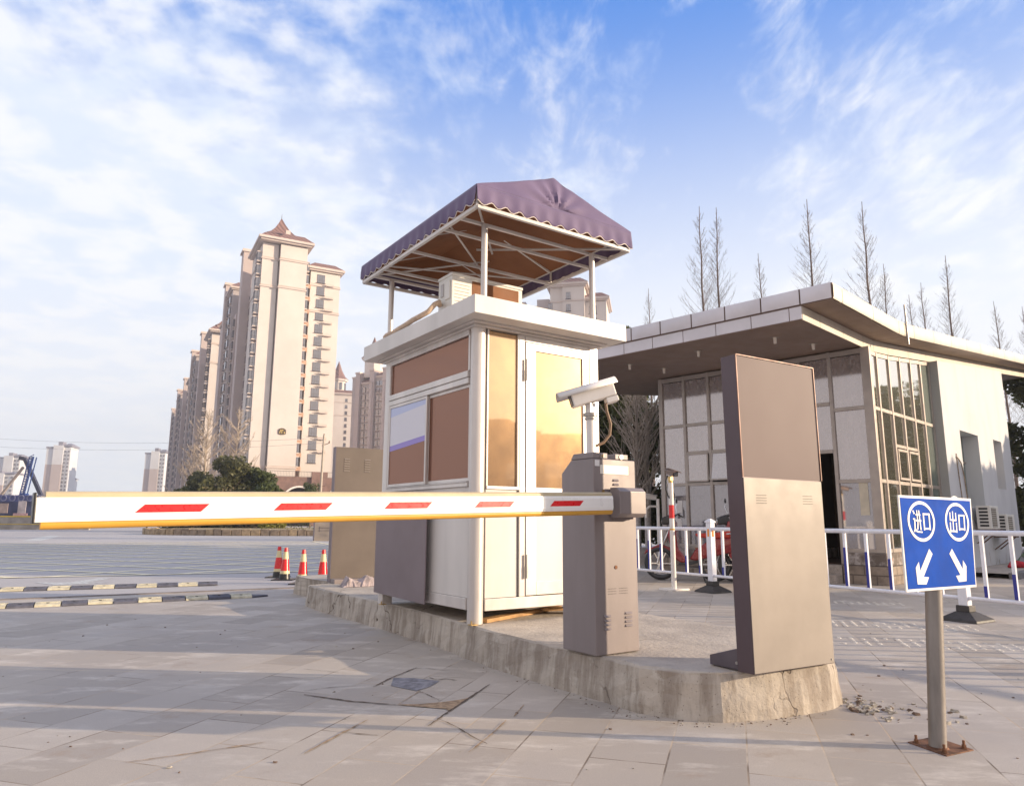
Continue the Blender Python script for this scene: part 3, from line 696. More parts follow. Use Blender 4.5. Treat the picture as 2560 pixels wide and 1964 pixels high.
# arm: local frame of its own
tip = np.array([-1.762, 2.676, 1.135]); AZA = 50.21
arm = empty('arm', (0, 0, 0), 90)
arm.parent = bar_
arm.matrix_parent_inverse = Matrix.Identity(4)
base_inv = (Matrix.Translation(Vector(HC)) @ Matrix.Rotation(R_(90-55.44), 4, 'Z')).inverted()
slope = math.atan2(.087, 3.117)
Mw = Matrix.Translation(Vector(tip)) @ Matrix.Rotation(R_(90-AZA), 4, 'Z') @ Matrix.Rotation(-slope, 4, 'Y')
arm.matrix_basis = base_inv @ Mw
LA = 3.13
ZT = lambda s: 0
hh_ = .0455
m = MB()
# aluminium extrusion: faceted front with shallow grooves
pf = [(-.02, -hh_), (-.024, -.028), (-.024, -.0125), (-.0225, -.012), (-.024, -.0115), (-.024, .0185), (-.0225, .019), (-.024, .0195), (-.024, .03), (-.02, hh_), (.02, hh_), (.024, .02), (.024, -.02), (.02, -hh_)]
m.prism([(0, y, z) for y, z in pf], (LA, 0, 0)); m.build('arm_panel', mat('white_arm_paint', (.86, .85, .83), .3, 0, .03, 3), arm, bev=.0015)
m = MB(); m.tube([(.03, .004, hh_+.006), (LA, .004, hh_+.007)], .0168, 20); m.build('foam_edge', mat('faded_foam', (.50, .41, .26), .5, 0, .08, 5), arm, smooth=True)
m = MB(); m.tube([(.02, .004, -hh_-.008), (LA, .004, -hh_-.008)], .0195, 20); m.build('foam_edge', YTUBE, arm, smooth=True)
m = MB(); m.box(-.009, 0, -.026, .026, -hh_-.004, hh_+.018); m.build('end_cap', BLK, arm, bev=.003)
for k in range(5):
    s = .331 + .5605*k; m = MB()
    m.add([(s, -.0247, -.0155), (s+.25, -.0247, -.0155), (s+.285, -.0247, .0165), (s+.035, -.0247, .0165)], [(0, 1, 2, 3)]); m.build('red_stripe', RED, arm)

# ================================================================ CAMERA on pole behind the housing
PC = HC + B_*.345 + A_*.42
def camera_head(parent, L=.33, w=.085, h=.075, mt=CAM, dark=BLK):
    m = MB(); m.box(-L/2, L/2, -w/2, w/2, -h/2, h/2); m.build('camera_body', mt, parent, bev=.008)
    m = MB()
    vs = []; K = 8
    for x in (-L/2-.09, L/2+.02):
        for i in range(K+1):
            a = math.pi*(.08+.84*i/K); vs.append((x, (w/2+.022)*math.cos(a), h/2-.028+.040*math.sin(a)))
    m.add(vs, [(i, i+1, K+2+i, K+1+i) for i in range(K)]); o = m.build('sun_shield', mt, parent, smooth=True, fix=False); s = o.modifiers.new('s', 'SOLIDIFY'); s.thickness = .004
    m = MB(); m.box(-L/2-.004, -L/2, -w/2+.008, w/2-.008, -h/2+.01, h/2-.01); m.build('front_plate', dark, parent)
    m = MB(); m.cyl((-L/2-.004, 0, 0), (-L/2-.012, 0, 0), .024, n=20); m.build('lens', mat('lens_ring', (.35, .35, .37), .2, .6), parent, smooth=True)
    m = MB(); m.cyl((-L/2-.012, 0, 0), (-L/2-.014, 0, 0), .016, n=20); m.build('lens_glass', BLK, parent)
cp = empty('security_camera', (PC[0], PC[1], .27), 55.44, 'large white security camera on a white pole behind the barrier housing', 'security camera')
m = MB(); m.cyl((0, 0, 0), (0, 0, 1.60), .035, n=24); m.build('pole', CAM, cp, smooth=True)
m = MB(); m.cyl((0, 0, 1.60), (0, 0, 1.625), .052, n=20); m.cyl((0, 0, 1.575), (0, 0, 1.59), .045, n=20); m.build('clamp_ring', STEEL, cp, smooth=True)
m = MB(); m.box(-.028, .028, -.03, .03, 1.625, 1.70); m.build('bracket', CAM, cp, bev=.003)
hd = empty('camera_head', (.015, .0, 1.762)); hd.parent = cp; hd.scale = (1.08, 1.3, 1.3); hd.rotation_euler = (0, R_(-17), R_(-(0)-32))
for ch in (1,):
    m = MB(); m.box(-.15, .16, -.048, .048, -.04, .048); m.build('camera_body', CAM, hd, bev=.008)
    m = MB(); m.box(.08, .165, -.042, .042, -.075, -.041); m.build('cable_box', CAM, hd, bev=.006)
    m = MB(); vs = []; K = 10
    for x in (-.235, .185):
        for i in range(K+1):
            a = math.pi*(.02+.96*i/K); vs.append((x, .072*math.cos(a), .022+.048*math.sin(a)))
    m.add(vs, [(i, i+1, K+2+i, K+1+i) for i in range(K)]); o = m.build('sun_shield', CAM, hd, smooth=True, fix=False); s = o.modifiers.new('s', 'SOLIDIFY'); s.thickness = .004
    m = MB(); m.box(-.155, -.15, -.04, .04, -.03, .04); m.build('front_plate', BLK, hd)
m = MB(); m.tube([(.085, -.075, 1.70), (.095, -.075, 1.64), (.135, -.07, 1.55), (.135, -.06, 1.47), (.09, -.04, 1.41), (.03, -.01, 1.38), (0, 0, 1.37)], .011, 10); m.build('cable', mat('brown_cable', (.25, .16, .10), .5), cp, smooth=True)

# ================================================================ DISPLAY BOARD (slab)
SB = onz(1885, 1686.4, .27)
sb = empty('display_board', tuple(SB), 58.97, 'tall grey display board with a blank dark upper screen at the tip of the island', 'display board', tilt=(0, R_(-.3)))
w, d, h, zj = .712, .115, 1.822, 1.09
m = MB(); m.prism([(0, 0, 0), (w, 0, -.006), (w-.004, 0, h-.008), (-.01, 0, h)], (0, d, 0)); m.build('cabinet', mat('dark_bronze_side', (.105, .075, .085), .42, .25, .06, 2), sb, bev=.003)
m = MB(); m.prism([(.004, -.004, .004), (w-.004, -.004, -.002), (w-.004, -.004, zj-.008), (.0, -.004, zj)], (0, .004, 0)); m.build('lower_panel', CABM, sb, bev=.0015)
m = MB(); m.prism([(-.002, -.003, zj+.006), (w-.008, -.003, zj-.002), (w-.01, -.003, h-.016), (-.006, -.003, h-.008)], (0, .003, 0)); m.build('screen', mat('blank_screen', (.15, .108, .105), .6, 0, .03, .8, rv=.01, spec=.3), sb)
m = MB(); m.bar((-.007, -.006, zj+.004), (-.012, -.006, h), .006); m.bar((-.012, -.006, h), (w-.006, -.006, h-.008), .006); m.bar((w-.006, -.006, h-.008), (w-.003, -.006, zj-.002), .006); m.build('screen_trim', mat('copper_trim', (.22, .12, .09), .5, .2), sb)
m = MB()
for cx_ in (.10, .52):
    for r in range(4):
        for c in range(11): m.cyl((cx_+c*.0085, -.0045, .99-r*.0155), (cx_+c*.0085, -.0053, .99-r*.0155), .0022, n=6)
m.build('perforation', BLK, sb)
m = MB(); m.prism([(.02, d, 0), (.02, d+.23, 0), (.02, d+.23, .055), (.02, d, .125)], (w-.04, 0, 0)); m.build('rear_foot', mat('dark_foot', (.12, .10, .115), .42, .25), sb, bev=.004)
m = MB(); m.cyl((.02, d+.02, .04), (.014, d+.02, .04), .009, n=12); m.cyl((w-.03, -.004, .02), (w-.03, -.009, .02), .005, n=10); m.build('bolt', STEEL, sb)

# ================================================================ REAR CABINET (second board, seen from its back) and broken block
cbp = onz(825, 1456, .27)
RCM = mat('shaded_beige_cabinet', (.150, .122, .105), .5, .1, .10, 2)  # cabinet colour darkened to hold the booth's shade
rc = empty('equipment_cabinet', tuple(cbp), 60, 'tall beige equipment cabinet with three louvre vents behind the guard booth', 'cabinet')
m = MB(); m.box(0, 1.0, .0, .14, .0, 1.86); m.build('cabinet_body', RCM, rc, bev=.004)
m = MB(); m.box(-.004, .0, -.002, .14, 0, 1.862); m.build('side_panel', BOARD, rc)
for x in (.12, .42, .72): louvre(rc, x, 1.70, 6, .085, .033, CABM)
m = MB(); m.box(0.0, .9, -.20, .0, .0, .055); m.build('base', GREYM, rc, bev=.004)
bb_ = CB + B_*.62 + A_*3.55
m = MB(); rnd = random.Random(4); vs = []
nx_, ny_ = 22, 7
P0 = onz(858, 1468, .27); P1 = onz(955, 1464, .27); dd = (P1-P0)/np.linalg.norm(P1-P0); LL = np.linalg.norm(P1-P0)*1.35; nn = np.array([-dd[1], dd[0], 0])
grid = []
for i in range(nx_+1):
    for j in range(ny_+1):
        e = min(i, nx_-i)/3; f = min(j, ny_-j)/2; hgt = .125*min(1, max(e, 0))*min(1, max(f, 0))**.6
        p = P0 + dd*(LL*i/nx_ + rnd.uniform(-.012, .012)) + nn*(.26*j/ny_ + rnd.uniform(-.012, .012)); grid.append((p[0], p[1], .272+hgt*(.75+.25*math.sin(i*.7))+(rnd.uniform(-.012, .012) if hgt > 0 else 0)))
m.add(grid, [(i*(ny_+1)+j, (i+1)*(ny_+1)+j, (i+1)*(ny_+1)+j+1, i*(ny_+1)+j+1) for i in range(nx_) for j in range(ny_)])
tag(m.build('concrete_lump', mat('broken_concrete', (.36, .30, .30), .9, 0, .35, 9, .8, 40), smooth=False, fix=False), 'broken lump of rough concrete at the foot of the beige cabinet', 'concrete lump')

# ================================================================ BLUE SIGN
SG = onz(2345, 1872)
AS = 58.8
sg = empty('direction_sign', tuple(SG), AS, 'blue entry and exit sign with white arrows on a leaning steel post', 'sign')
def sgp(x, y, off=-.046):   # source pixel -> (x,z) in the sign plane
    p = onpl(x, y, SG + Dz(AS-90)*off, AS) - SG; return float(p@Dz(AS)), float(p[2])
def crop(a, b): return sgp(2230+a/6.4636, 1230+b/6.4636)
q = [sgp(*c) for c in ((2245.8, 1236.7), (2427, 1246), (2441.7, 1466.7), (2266.7, 1480))]
PY = -.046
m = MB(); m.prism([(x, PY, z) for x, z in q], (0, .008, 0)); m.build('sign_plate', SWHITE, sg, bev=.0015)
q2 = [crop(122, 84), crop(1255, 140), crop(1348, 1490), crop(258, 1568)]
m = MB(); m.prism([(x, PY-.0015, z) for x, z in q2], (0, .0012, 0)); m.build('sign_face', BLUE, sg)
YF = PY-.0030
def poly(parent, pts, name, y=YF, mt=SWHITE):
    m = MB(); m.prism([(x, y, z) for x, z in pts], (0, .0012, 0)); return m.build(name, mt, parent)
poly(sg, [crop(*p) for p in ((592, 912), (646, 995), (503, 1362), (588, 1370), (549, 1486), (408, 1486), (376, 1218), (424, 1122), (447, 1270))], 'arrow')
poly(sg, [crop(*p) for p in ((960, 912), (1135, 1240), (1138, 1097), (1194, 1192), (1195, 1432), (1076, 1447), (1027, 1348), (1100, 1336), (920, 992))], 'arrow')
def ring(cx, cz, ax, az_, wd, name):
    m = MB(); K = 56; vs = []
    for i in range(K):
        a = 2*math.pi*i/K; vs += [(cx+ax*math.cos(a), YF, cz+az_*math.sin(a)), (cx+(ax-wd)*math.cos(a), YF, cz+(az_-wd)*math.sin(a))]
    m.add(vs, [(2*i, 2*i+1, (2*i+3) % (2*K), (2*i+2) % (2*K)) for i in range(K)]); return m.build(name, SWHITE, sg, fix=False)
def circ(pl, pr, pt, pb):
    l, r, tt, b_ = crop(*pl), crop(*pr), crop(*pt), crop(*pb); return ((l[0]+r[0])/2, (tt[1]+b_[1])/2, (r[0]-l[0])/2, (tt[1]-b_[1])/2)
c1 = circ((242, 430), (686, 490), (450, 143), (490, 797)); ring(*c1, .016, 'ring')
c2 = circ((848, 440), (1236, 505), (1022, 171), (1062, 790)); ring(*c2, .016, 'ring')
def glyph(parent, quad, strokes, name):
    Q = [np.array(crop(*p)) for p in quad]
    def b(u, v): return (Q[0]*(1-u)*(1-v) + Q[1]*u*(1-v) + Q[2]*u*v + Q[3]*(1-u)*v)
    m = MB()
    for k, st in enumerate(strokes):
        pts = [b(*p) for p in st]; m.prism([(p[0], YF-.0002*k, p[1]) for p in pts], (0, .0012, 0))
    return m.build(name, SWHITE, parent)
def hbar(x0_, x1_, y, t_=.075): return [(x0_, y-t_/2), (x1_, y-t_/2), (x1_, y+t_/2), (x0_, y+t_/2)]
def vbar(x, y0_, y1_, t_=.11): return [(x-t_/2, y0_), (x+t_/2, y0_), (x+t_/2, y1_), (x-t_/2, y1_)]
JIN = [[(0, .03), (.13, .0), (.30, .15), (.16, .19)], hbar(.02, .27, .40, .07), [(.14, .40), (.28, .40), (.24, .84), (.10, .86)], [(.0, .93), (.14, .84), (.27, .86), (.10, 1.)], [(.12, .88), (.25, .84), (.50, .93), (1.0, .935), (.97, 1.0), (.48, 1.0), (.28, .97)],
       hbar(.36, .98, .20), hbar(.33, 1.0, .46), vbar(.55, .0, .58, .12), [(.49, .55), (.61, .55), (.52, .86), (.38, .86)], vbar(.82, .0, .88, .13)]
CHU = [vbar(.5, 0, .95, .13), vbar(.1, .06, .44, .14), vbar(.92, .06, .44, .14), hbar(.03, .99, .42, .075), vbar(.08, .53, 1.0, .15), vbar(.92, .53, 1.0, .15), hbar(.02, .98, .94, .08)]
KOU = [vbar(.1, 0, 1.0, .17), vbar(.9, 0, 1.0, .17), hbar(.1, .9, .055, .10), hbar(.1, .9, .91, .10)]
glyph(sg, ((318, 286), (437, 292), (487, 655), (345, 645)), JIN, 'character'); glyph(sg, ((483, 336), (597, 340), (621, 612), (508, 612)), KOU, 'character')
glyph(sg, ((912, 300), (1022, 312), (1047, 652), (930, 645)), CHU, 'character'); glyph(sg, ((1058, 358), (1162, 363), (1178, 620), (1075, 616)), KOU, 'character')
pt = sgp(2334, 1478, 0.); topz = 1.18; lean = pt[0]/pt[1]
m = MB(); m.cyl((0, 0, .01), (lean*topz, 0, topz), .0405, n=32); m.build('post', mat('weathered_pipe', (.25, .225, .205), .45, .45, .3, 6, .08, 60, streak=True), sg, smooth=True)
pl = [onz(*c)-SG for c in ((2268.8, 1857.5), (2366.7, 1892.5), (2435, 1877))]; pl.append(pl[0]+pl[2]-pl[1])
ax_, ay_ = Dz(AS), Dz(AS-90)
m = MB(); m.prism([(float(p@ax_), float(p@ay_), .002) for p in pl], (0, 0, .007)); m.build('base_plate', RUST, sg, bev=.002)
cm = sum(pl)/4
for p in pl:
    q_ = p + (cm-p)*.28; x, y = float(q_@ax_), float(q_@ay_)
    m = MB(); m.cyl((x, y, .009), (x, y, .012), .017, n=14); m.cyl((x, y, .012), (x, y, .026), .0115, n=6); m.cyl((x, y, .026), (x, y, .046), .0065, n=10); m.build('anchor_bolt', RUST, sg)
# rusted weld collar
m = MB(); m.cyl((0, 0, .009), (0, 0, .016), .05, .044, n=24); m.build('weld_collar', RUST, sg)

# ================================================================ GATEHOUSE   local x = v (right face), y = u (front face)
KG = onz(2226, 1465)
GA, GB = -44.49, 45.51
gh = empty('gatehouse', tuple(KG), GB, 'white gatehouse with a flat kinked roof, tall glazed corner and peeling side wall', 'gatehouse')
def gp(v, u, z=0.): p = KG + Dz(GB)*v + Dz(GA)*u; return np.array([p[0], p[1], z])
# roof: one profile swept along y
def rz(x): return 0 if x < .75 else (x-.75)*.112
xe = 16.5
m = MB(); y0, y1 = -.34, 7.0
xs = [-2.53, .0, .45, .75, 1.05, 4, 8, 12, xe]
def rzs(x):
    if x < .3: return 0
    if x < 1.2: return .05*(x-.3)**2/.9
    return .0405 + (x-1.2)*.1115
top = [(x, 4.955+rzs(x)) for x in xs]; bot = [(x, 4.675+rzs(x)) for x in reversed(xs)]
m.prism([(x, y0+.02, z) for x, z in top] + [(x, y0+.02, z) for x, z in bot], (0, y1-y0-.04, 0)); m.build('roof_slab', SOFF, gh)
# fascia panels, front and side, each panel its own pillow with dark joints
m = MB(); m.box(-2.535, -2.50, y0, y1, 4.68, 4.95); m.build('fascia_backing', mat('dark_joint', (.13, .075, .055), .7), gh)
k = -.34
edges = [y0] + [.195+.688*i-.005 for i in range(0, 11)]
for i, (a, b) in enumerate(zip(edges, edges[1:])):
    if b > y1: b = y1
    if b-a < .05: continue
    m = MB(); g_ = .012; cx_, cz_ = (a+b)/2, 4.815
    vs = []; fs = []; N = 8; 
    for ii in range(N+1):
        for jj in range(5):
            u_, w_ = ii/N, jj/4; bul = .028*(1-(2*u_-1)**6)*(1-(2*w_-1)**4)
            vs.append((-2.548-bul, a+g_+(b-a-2*g_)*u_, 4.69+(.262)*w_))
    fs = [(ii*5+jj, ii*5+jj+1, (ii+1)*5+jj+1, (ii+1)*5+jj) for ii in range(N) for jj in range(4)]
    m.add(vs, fs); m.build('fascia_panel', PANELW, gh, smooth=True)
sx = [-2.53, -2.15, -.75, .62, .95] + [1.54+1.35*i for i in range(0, 12)]
for a, b in zip(sx, sx[1:]):
    if b > xe: b = xe
    m = MB(); g_ = .008; N = 4 if b < 1.2 else 2
    vs = []; 
    for ii in range(N+1):
        x = a+g_+(b-a-2*g_)*ii/N
        for w_ in (0, .15, .85, 1): vs.append((x, y0-.004-.012*(0 < w_ < 1), 4.682+rzs(x)+.268*w_))
    m.add(vs, [(ii*4+jj, ii*4+jj+1, (ii+1)*4+jj+1, (ii+1)*4+jj) for ii in range(N) for jj in range(3)]); m.build('fascia_panel', mat('cream_composite', (.66, .60, .50), .42, .05, .08, 1.6), gh, smooth=True)
# lower band (inner box)
yi = .18
for a, b in zip([.0+yi]+[.40+.688*i for i in range(0, 10)], [.40+.688*i for i in range(0, 10)]+[7.]):
    m = MB(); m.prism([(-2.50, a+.008, 4.45), (-2.50, b-.008, 4.45), (-2.50, b-.008, 4.668), (-2.50, a+.008, 4.668)], (-.016, 0, 0)); m.build('lower_fascia_panel', PANELW, gh)
bandx = [-2.50, -1.8, -.75, .2, .75, 1.6, 2.9, 4.2, 5.5, 6.8, 8.1, 9.4, 10.7, 12, 13.3, 14.6, 15.9]
def rzi(x): return rzs(x) if x > .3 else 0
for a, b in zip(bandx, bandx[1:]):
    m = MB(); m.prism([(a+.005, yi, 4.435+rzi(a)), (b-.005, yi, 4.435+rzi(b)), (b-.005, yi, 4.668+rzi(b)), (a+.005, yi, 4.668+rzi(a))], (0, .02, 0)); m.build('band_panel', SOFFI, gh)
xs2 = [-2.498, .3, .75, 1.2, 4, 8, 12, 15.9]
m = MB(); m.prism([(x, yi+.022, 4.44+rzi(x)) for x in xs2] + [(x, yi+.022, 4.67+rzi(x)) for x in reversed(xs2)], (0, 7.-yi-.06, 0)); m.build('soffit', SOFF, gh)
for (u, v) in ((1.05, -1.7), (2.6, -1.75), (4.3, -1.7), (.75, -.75), (2.3, -.8), (4.0, -.85), (5.6, -.8)):
    m = MB(); m.cyl((v, u, 4.43), (v, u, 4.438), .085, n=20); m.build('light_rose', mat('rose', (.3, .24, .2), .5), gh)
    m = MB(); m.cyl((v, u, 4.32), (v, u, 4.43), .026, .032, n=14); m.build('ceiling_lamp', mat('lamp_tube', (.75, .68, .6), .25), gh, smooth=True)
m = MB(); m.cyl((1.05, -.37, 4.55), (1.02, -.37, 5.35), .02, n=10); m.build('roof_pole', STEEL, gh, smooth=True)
m = MB(); m.cyl((.9, -.3, 4.96), (.9, -.3, 5.18), .022, n=8); m.cyl((4.8, -.3, 5.4), (4.8, -.3, 5.48), .02, n=8); 
# plinth
t = MT('stone_plinth'); t.set(Roughness=.85)
br = t.n('ShaderNodeTexBrick'); mp = t.n('ShaderNodeMapping'); mp.inputs['Rotation'].default_value = (R_(90), 0, 0)
vv = t.n('ShaderNodeCombineXYZ'); s3 = t.n('ShaderNodeSeparateXYZ'); t.l(t.tc.outputs['Object'], s3.inputs[0])
t.l(t.math('ADD', s3.outputs[0], s3.outputs[1]), vv.inputs[0]); t.l(s3.outputs[2], vv.inputs[1]); t.l(vv.outputs[0], br.inputs[0])
br.inputs['Scale'].default_value = 1; br.inputs['Brick Width'].default_value = .42; br.inputs['Row Height'].default_value = .17; br.inputs['Mortar Size'].default_value = .012
br.inputs['Color1'].default_value = (.30, .24, .19, 1); br.inputs['Color2'].default_value = (.38, .31, .25, 1); br.inputs['Mortar'].default_value = (.14, .11, .09, 1)
n1 = t.mr(t.noise(3, 7, .7), .4, .65); upper = t.mix(n1, (.15, .12, .10), (.52, .47, .45))
colr = t.mix(t.mr(s3.outputs[2], .33, .36), t.mix(t.mr(t.noise(5, 5), .35, .7, 0, .6), br.outputs[0], (.13, .10, .08)), upper)
bk = t.math('MULTIPLY', t.mr(t.noise(1.4, 4, .6, t.vec(loc=(1.2, 3.7, .3))), .55, .60), t.mr(s3.outputs[2], .38, .42)); colr = t.mix(bk, colr, (.36, .13, .05))
t.col(colr); t.bump(t.math('ADD', t.noise(18, 6), br.outputs[1]), .6, .02); PLN = t.m
m = MB(); m.box(0, 4.10, 0, .80, 0, .34); m.box(.03, 4.10, .03, .80, .342, .565); m.box(0, 4.1, 2.0, 4.85, 0, .34); m.box(.03, 4.1, 2.03, 4.82, .342, .565); m.build('plinth', PLN, gh, bev=.01)
m = MB(); m.box(-.30, .0, .82, 1.98, 0, .16); m.box(-.02, .6, .82, 1.98, .001, .33); m.build('door_step', mat('granite_step', (.38, .33, .29), .7, 0, .2, 30), gh, bev=.008)
# floor + interior shell
m = MB(); m.box(.25, 4.1, .25, 4.75, .30, .345); m.build('floor', DARKIN, gh)
m = MB(); m.box(3.0, 3.05, .25, 4.7, .35, 4.4); m.box(.32, 3.0, 2.05, 2.1, .35, 4.4); m.box(.32, 3.0, .74, .78, .35, 4.4); m.build('inner_wall', DARKIN, gh)
m = MB()
for i in range(24): m.box(2.955, 2.998, .9, 1.95, .8+i*.075, .85+i*.075)
m.build('shutter', mat('brown_slats', (.16, .09, .05), .6), gh)
# front glazing
ZS = [.57, 1.90, 3.27, 4.30]
XF = .10
def pane(parent, pts, mt, name='pane', t_=(.012, 0, 0)):
    m = MB(); m.prism(pts, t_); return m.build(name, mt, parent)
def fpane(u0, u1, z0, z1, mt=None):
    g_ = .035
    m = MB(); m.prism([(XF+.02, u0+g_, z0+g_), (XF+.02, u1-g_, z0+g_), (XF+.02, u1-g_, z1-g_), (XF+.02, u0+g_, z1-g_)], (.012, 0, 0))
    return m.build('pane', mt or FROST, fg)
fg = empty('front_glazing', (0, 0, 0)); fg.parent = gh
UM = [.15, .82]; UL = [2.10, 2.90, 3.50, 4.12, 4.72]
def mull(u, z0, z1, w=.065): m = MB(); m.box(XF-.02, XF+.06, u-w/2, u+w/2, z0, z1); m.build('mullion', MULL, fg, bev=.004)
def railf(u0, u1, z, w=.07): m = MB(); m.box(XF-.012, XF+.055, u0, u1, z-w/2, z+w/2); m.build('rail', MULL, fg, bev=.004)
for u in [.82, 2.03]+UL[1:]: mull(u, .345 if u in (.82, 2.03) else .57, 4.42)
railf(.20, .79, 1.885); railf(.20, .79, 3.265); railf(.20, .79, .60); railf(.20, 4.75, 4.36, .1); railf(.86, 2.0, 2.47); railf(.86, 2.0, 3.40)
mull(1.42, 2.50, 4.31, .05)
fpane(.18, .82, .6, 1.885, TGLASS if False else glassm('lower_glass', 0, (.8, .78, .8), .04, (.11, .10, .115), .5, .30, .2)); LOWG = bpy.data.materials['lower_glass']
fpane(.18, .82, 1.885, 3.265); fpane(.18, .82, 3.265, 4.33)
for a, b in ((.82, 1.42), (1.42, 2.03)): fpane(a, b, 2.47, 3.40); fpane(a, b, 3.40, 4.33)
for i in range(4):
    a, b = [2.03, 2.90, 3.50, 4.12, 4.72][i:i+2]
    railf(a+.03, b-.03, 3.27); fpane(a, b, 3.27, 4.33)
    railf(a+.03, b-.03, 1.94); railf(a+.03, b-.03, .60)
    fpane(a, b, .6, 1.94, LOWG)
    if i == 3: fpane(a, b, 1.94, 3.27)
    else:
        railf(a+.03, b-.03, 2.635); fpane(a, b, 2.635, 3.27)
        fr = empty('hopper_window', (XF-.03, 0, 2.62)); fr.parent = gh
        if i == 1: fr.rotation_euler = (0, R_(-13), 0)   # hangs open
        fr.rotation_euler = (0, R_(12 if i == 1 else 0), 0)
        m = MB()
        for (p, q) in (((0, a+.06, -.02), (0, b-.06, -.02)), ((0, a+.06, -.62), (0, b-.06, -.62)), ((0, a+.06, -.02), (0, a+.06, -.62)), ((0, b-.06, -.02), (0, b-.06, -.62))): m.bar(p, q, .035, .035)
        m.build('sash', MULL, fr, bev=.003)
        m = MB(); m.box(-.004, .004, a+.075, b-.075, -.605, -.035); m.build('pane', FROST, fr)
# notices taped inside the lower glass
for (u, z, w, h, nm, mt_) in ((4.38, 1.45, .22, .28, 'notice', mat('notice_paper', (.72, .68, .66), .6)), (4.40, 1.05, .24, .22, 'notice', mat('notice_paper')) if False else (4.40, 1.08, .2, .22, 'notice', MATS['notice_paper'] if 'notice_paper' in MATS else None), (.36, 1.55, .16, .6, 'notice', mat('cream_card', (.62, .55, .43), .6)), (3.0, 1.0, .45, .35, 'poster', mat('yellow_poster', (.70, .50, .16), .6, 0, .3, 16))):
    m = MB(); m.box(XF+.013, XF+.016, u-w/2, u+w/2, z-h/2, z+h/2); m.build(nm, mt_, gh)
# corner column and right glazing
m = MB(); m.box(.06, .17, .04, .21, .567, 4.42); m.build('corner_mullion', MULL, gh, bev=.006)
m = MB(); m.box(XF-.01, XF+.1, 4.72, 4.80, .567, 4.42); m.build('corner_mullion', MULL, gh, bev=.004)
rg = empty('side_glazing', (0, 0, 0)); rg.parent = gh
YG = .15
VM = [.17, .72, 1.40, 2.08, 2.79, 3.47, 4.12]
def gtop(x): return 4.40 + rzi(x)*.98 if x > .3 else 4.40
for i, x in enumerate(VM[1:]):
    m = MB(); m.box(x-.03, x+.03, YG-.03, YG+.05, .567, gtop(x)-.0); m.build('mullion', MULL, rg, bev=.004)
for a, b in zip(VM, VM[1:]):
    for z in (.60, 1.89, 3.28):
        m = MB(); m.box(a+.03, b-.03, YG-.02, YG+.045, z-.035, z+.035); m.build('rail', MULL, rg, bev=.004)
    m = MB(); m.prism([(a+.03, YG-.02, gtop(a)-.08), (b-.03, YG-.02, gtop(b)-.08), (b-.03, YG-.02, gtop(b)-.0), (a+.03, YG-.02, gtop(a)-.0)], (0, .06, 0)); m.build('rail', MULL, rg)
    def rp(z0, z1, zb=None, mt_=MIRG):
        m = MB(); m.prism([(a+.028, YG, z0+.033), (b-.028, YG, z0+.033), (b-.028, YG, (zb or z1)-.033), (a+.028, YG, z1-.033)], (0, .012, 0)); m.build('pane', mt_, rg)
    last = b > 4
    mt_ = GREENG if last else MIRG
    rp(.60, 1.89, mt_=mt_); rp(3.28, gtop(a)-.05, gtop(b)-.05, mt_)
    if 1.3 < a < 2.7 and not last:
        m = MB(); m.box(a+.03, b-.03, YG-.02, YG+.045, 2.60, 2.66); m.build('rail', MULL, rg)
        rp(2.63, 3.28)
        m = MB()
        for (x0_, x1_, z0_, z1_) in ((a+.05, b-.05, 2.52, 2.57), (a+.05, b-.05, 1.95, 2.0), (a+.05, a+.09, 2.0, 2.52), (b-.09, b-.05, 2.0, 2.52)): m.box(x0_, x1_, YG-.045, YG-.01, z0_, z1_)
        m.build('hopper_sash', MULL, rg, bev=.003)
        m = MB(); m.box(a+.09, b-.09, YG-.032, YG-.022, 2.0, 2.52); m.build('pane', MIRG, rg)
    else: rp(1.89, 3.28, mt_=mt_)
# white side wall with deep openings
m = MB(); yo, yb = -.05, .42
def wtop(x): return 4.62 + .112*(x-3.4) + .075
wx = [4.15, 5.43, 7.08, 8.65, 9.57, 10.62]
def wq(x0_, x1_, z0_, z1a, z1b, ya=yo, th=.47): m.prism([(x0_, ya, z0_), (x1_, ya, z0_), (x1_, ya, z1b), (x0_, ya, z1a)], (0, th, 0))
wq(4.15, 5.43, 0, wtop(4.15), wtop(5.43)); wq(5.43, 7.08, 3.30, wtop(5.43), wtop(7.08)); wq(5.43, 7.08, 0, 1.5, 1.5); wq(7.08, 8.65, 0, wtop(7.08), wtop(8.65)); wq(8.65, 9.57, 3.34, wtop(8.65), wtop(9.57)); wq(8.65, 9.57, 0, 2.02, 2.02); wq(9.57, 10.62, 0, wtop(9.57), wtop(10.62))
bm = None
m.build('side_wall', WALLW, gh)
m = MB(); m.box(4.145, 4.152, yo+.004, .46, .0, wtop(4.15)-.01); m.build('wall_return', GREYW, gh)
m = MB(); m.box(10.1, 10.6, .43, 6.6, 0, 5.3); m.box(4.2, 10.1, 6.3, 6.6, 0, 5.0); m.box(.3, 4.2, 4.66, 4.8, .567, 4.4); m.build('rear_wall', GREYW, gh)
m = MB(); m.box(5.44, 7.07, .30, .305, 1.51, 3.29); m.build('window_pane', GREENG, gh)
m = MB(); m.box(5.44, 7.07, .27, .30, 2.60, 2.65); m.box(6.22, 6.27, .27, .30, 1.51, 3.29); m.box(5.44, 5.49, .27, .30, 1.51, 3.29); m.build('window_frame', MULL, gh)
m = MB(); m.box(8.66, 9.56, .31, .33, 2.03, 3.33); m.build('niche_back', GREYW, gh)
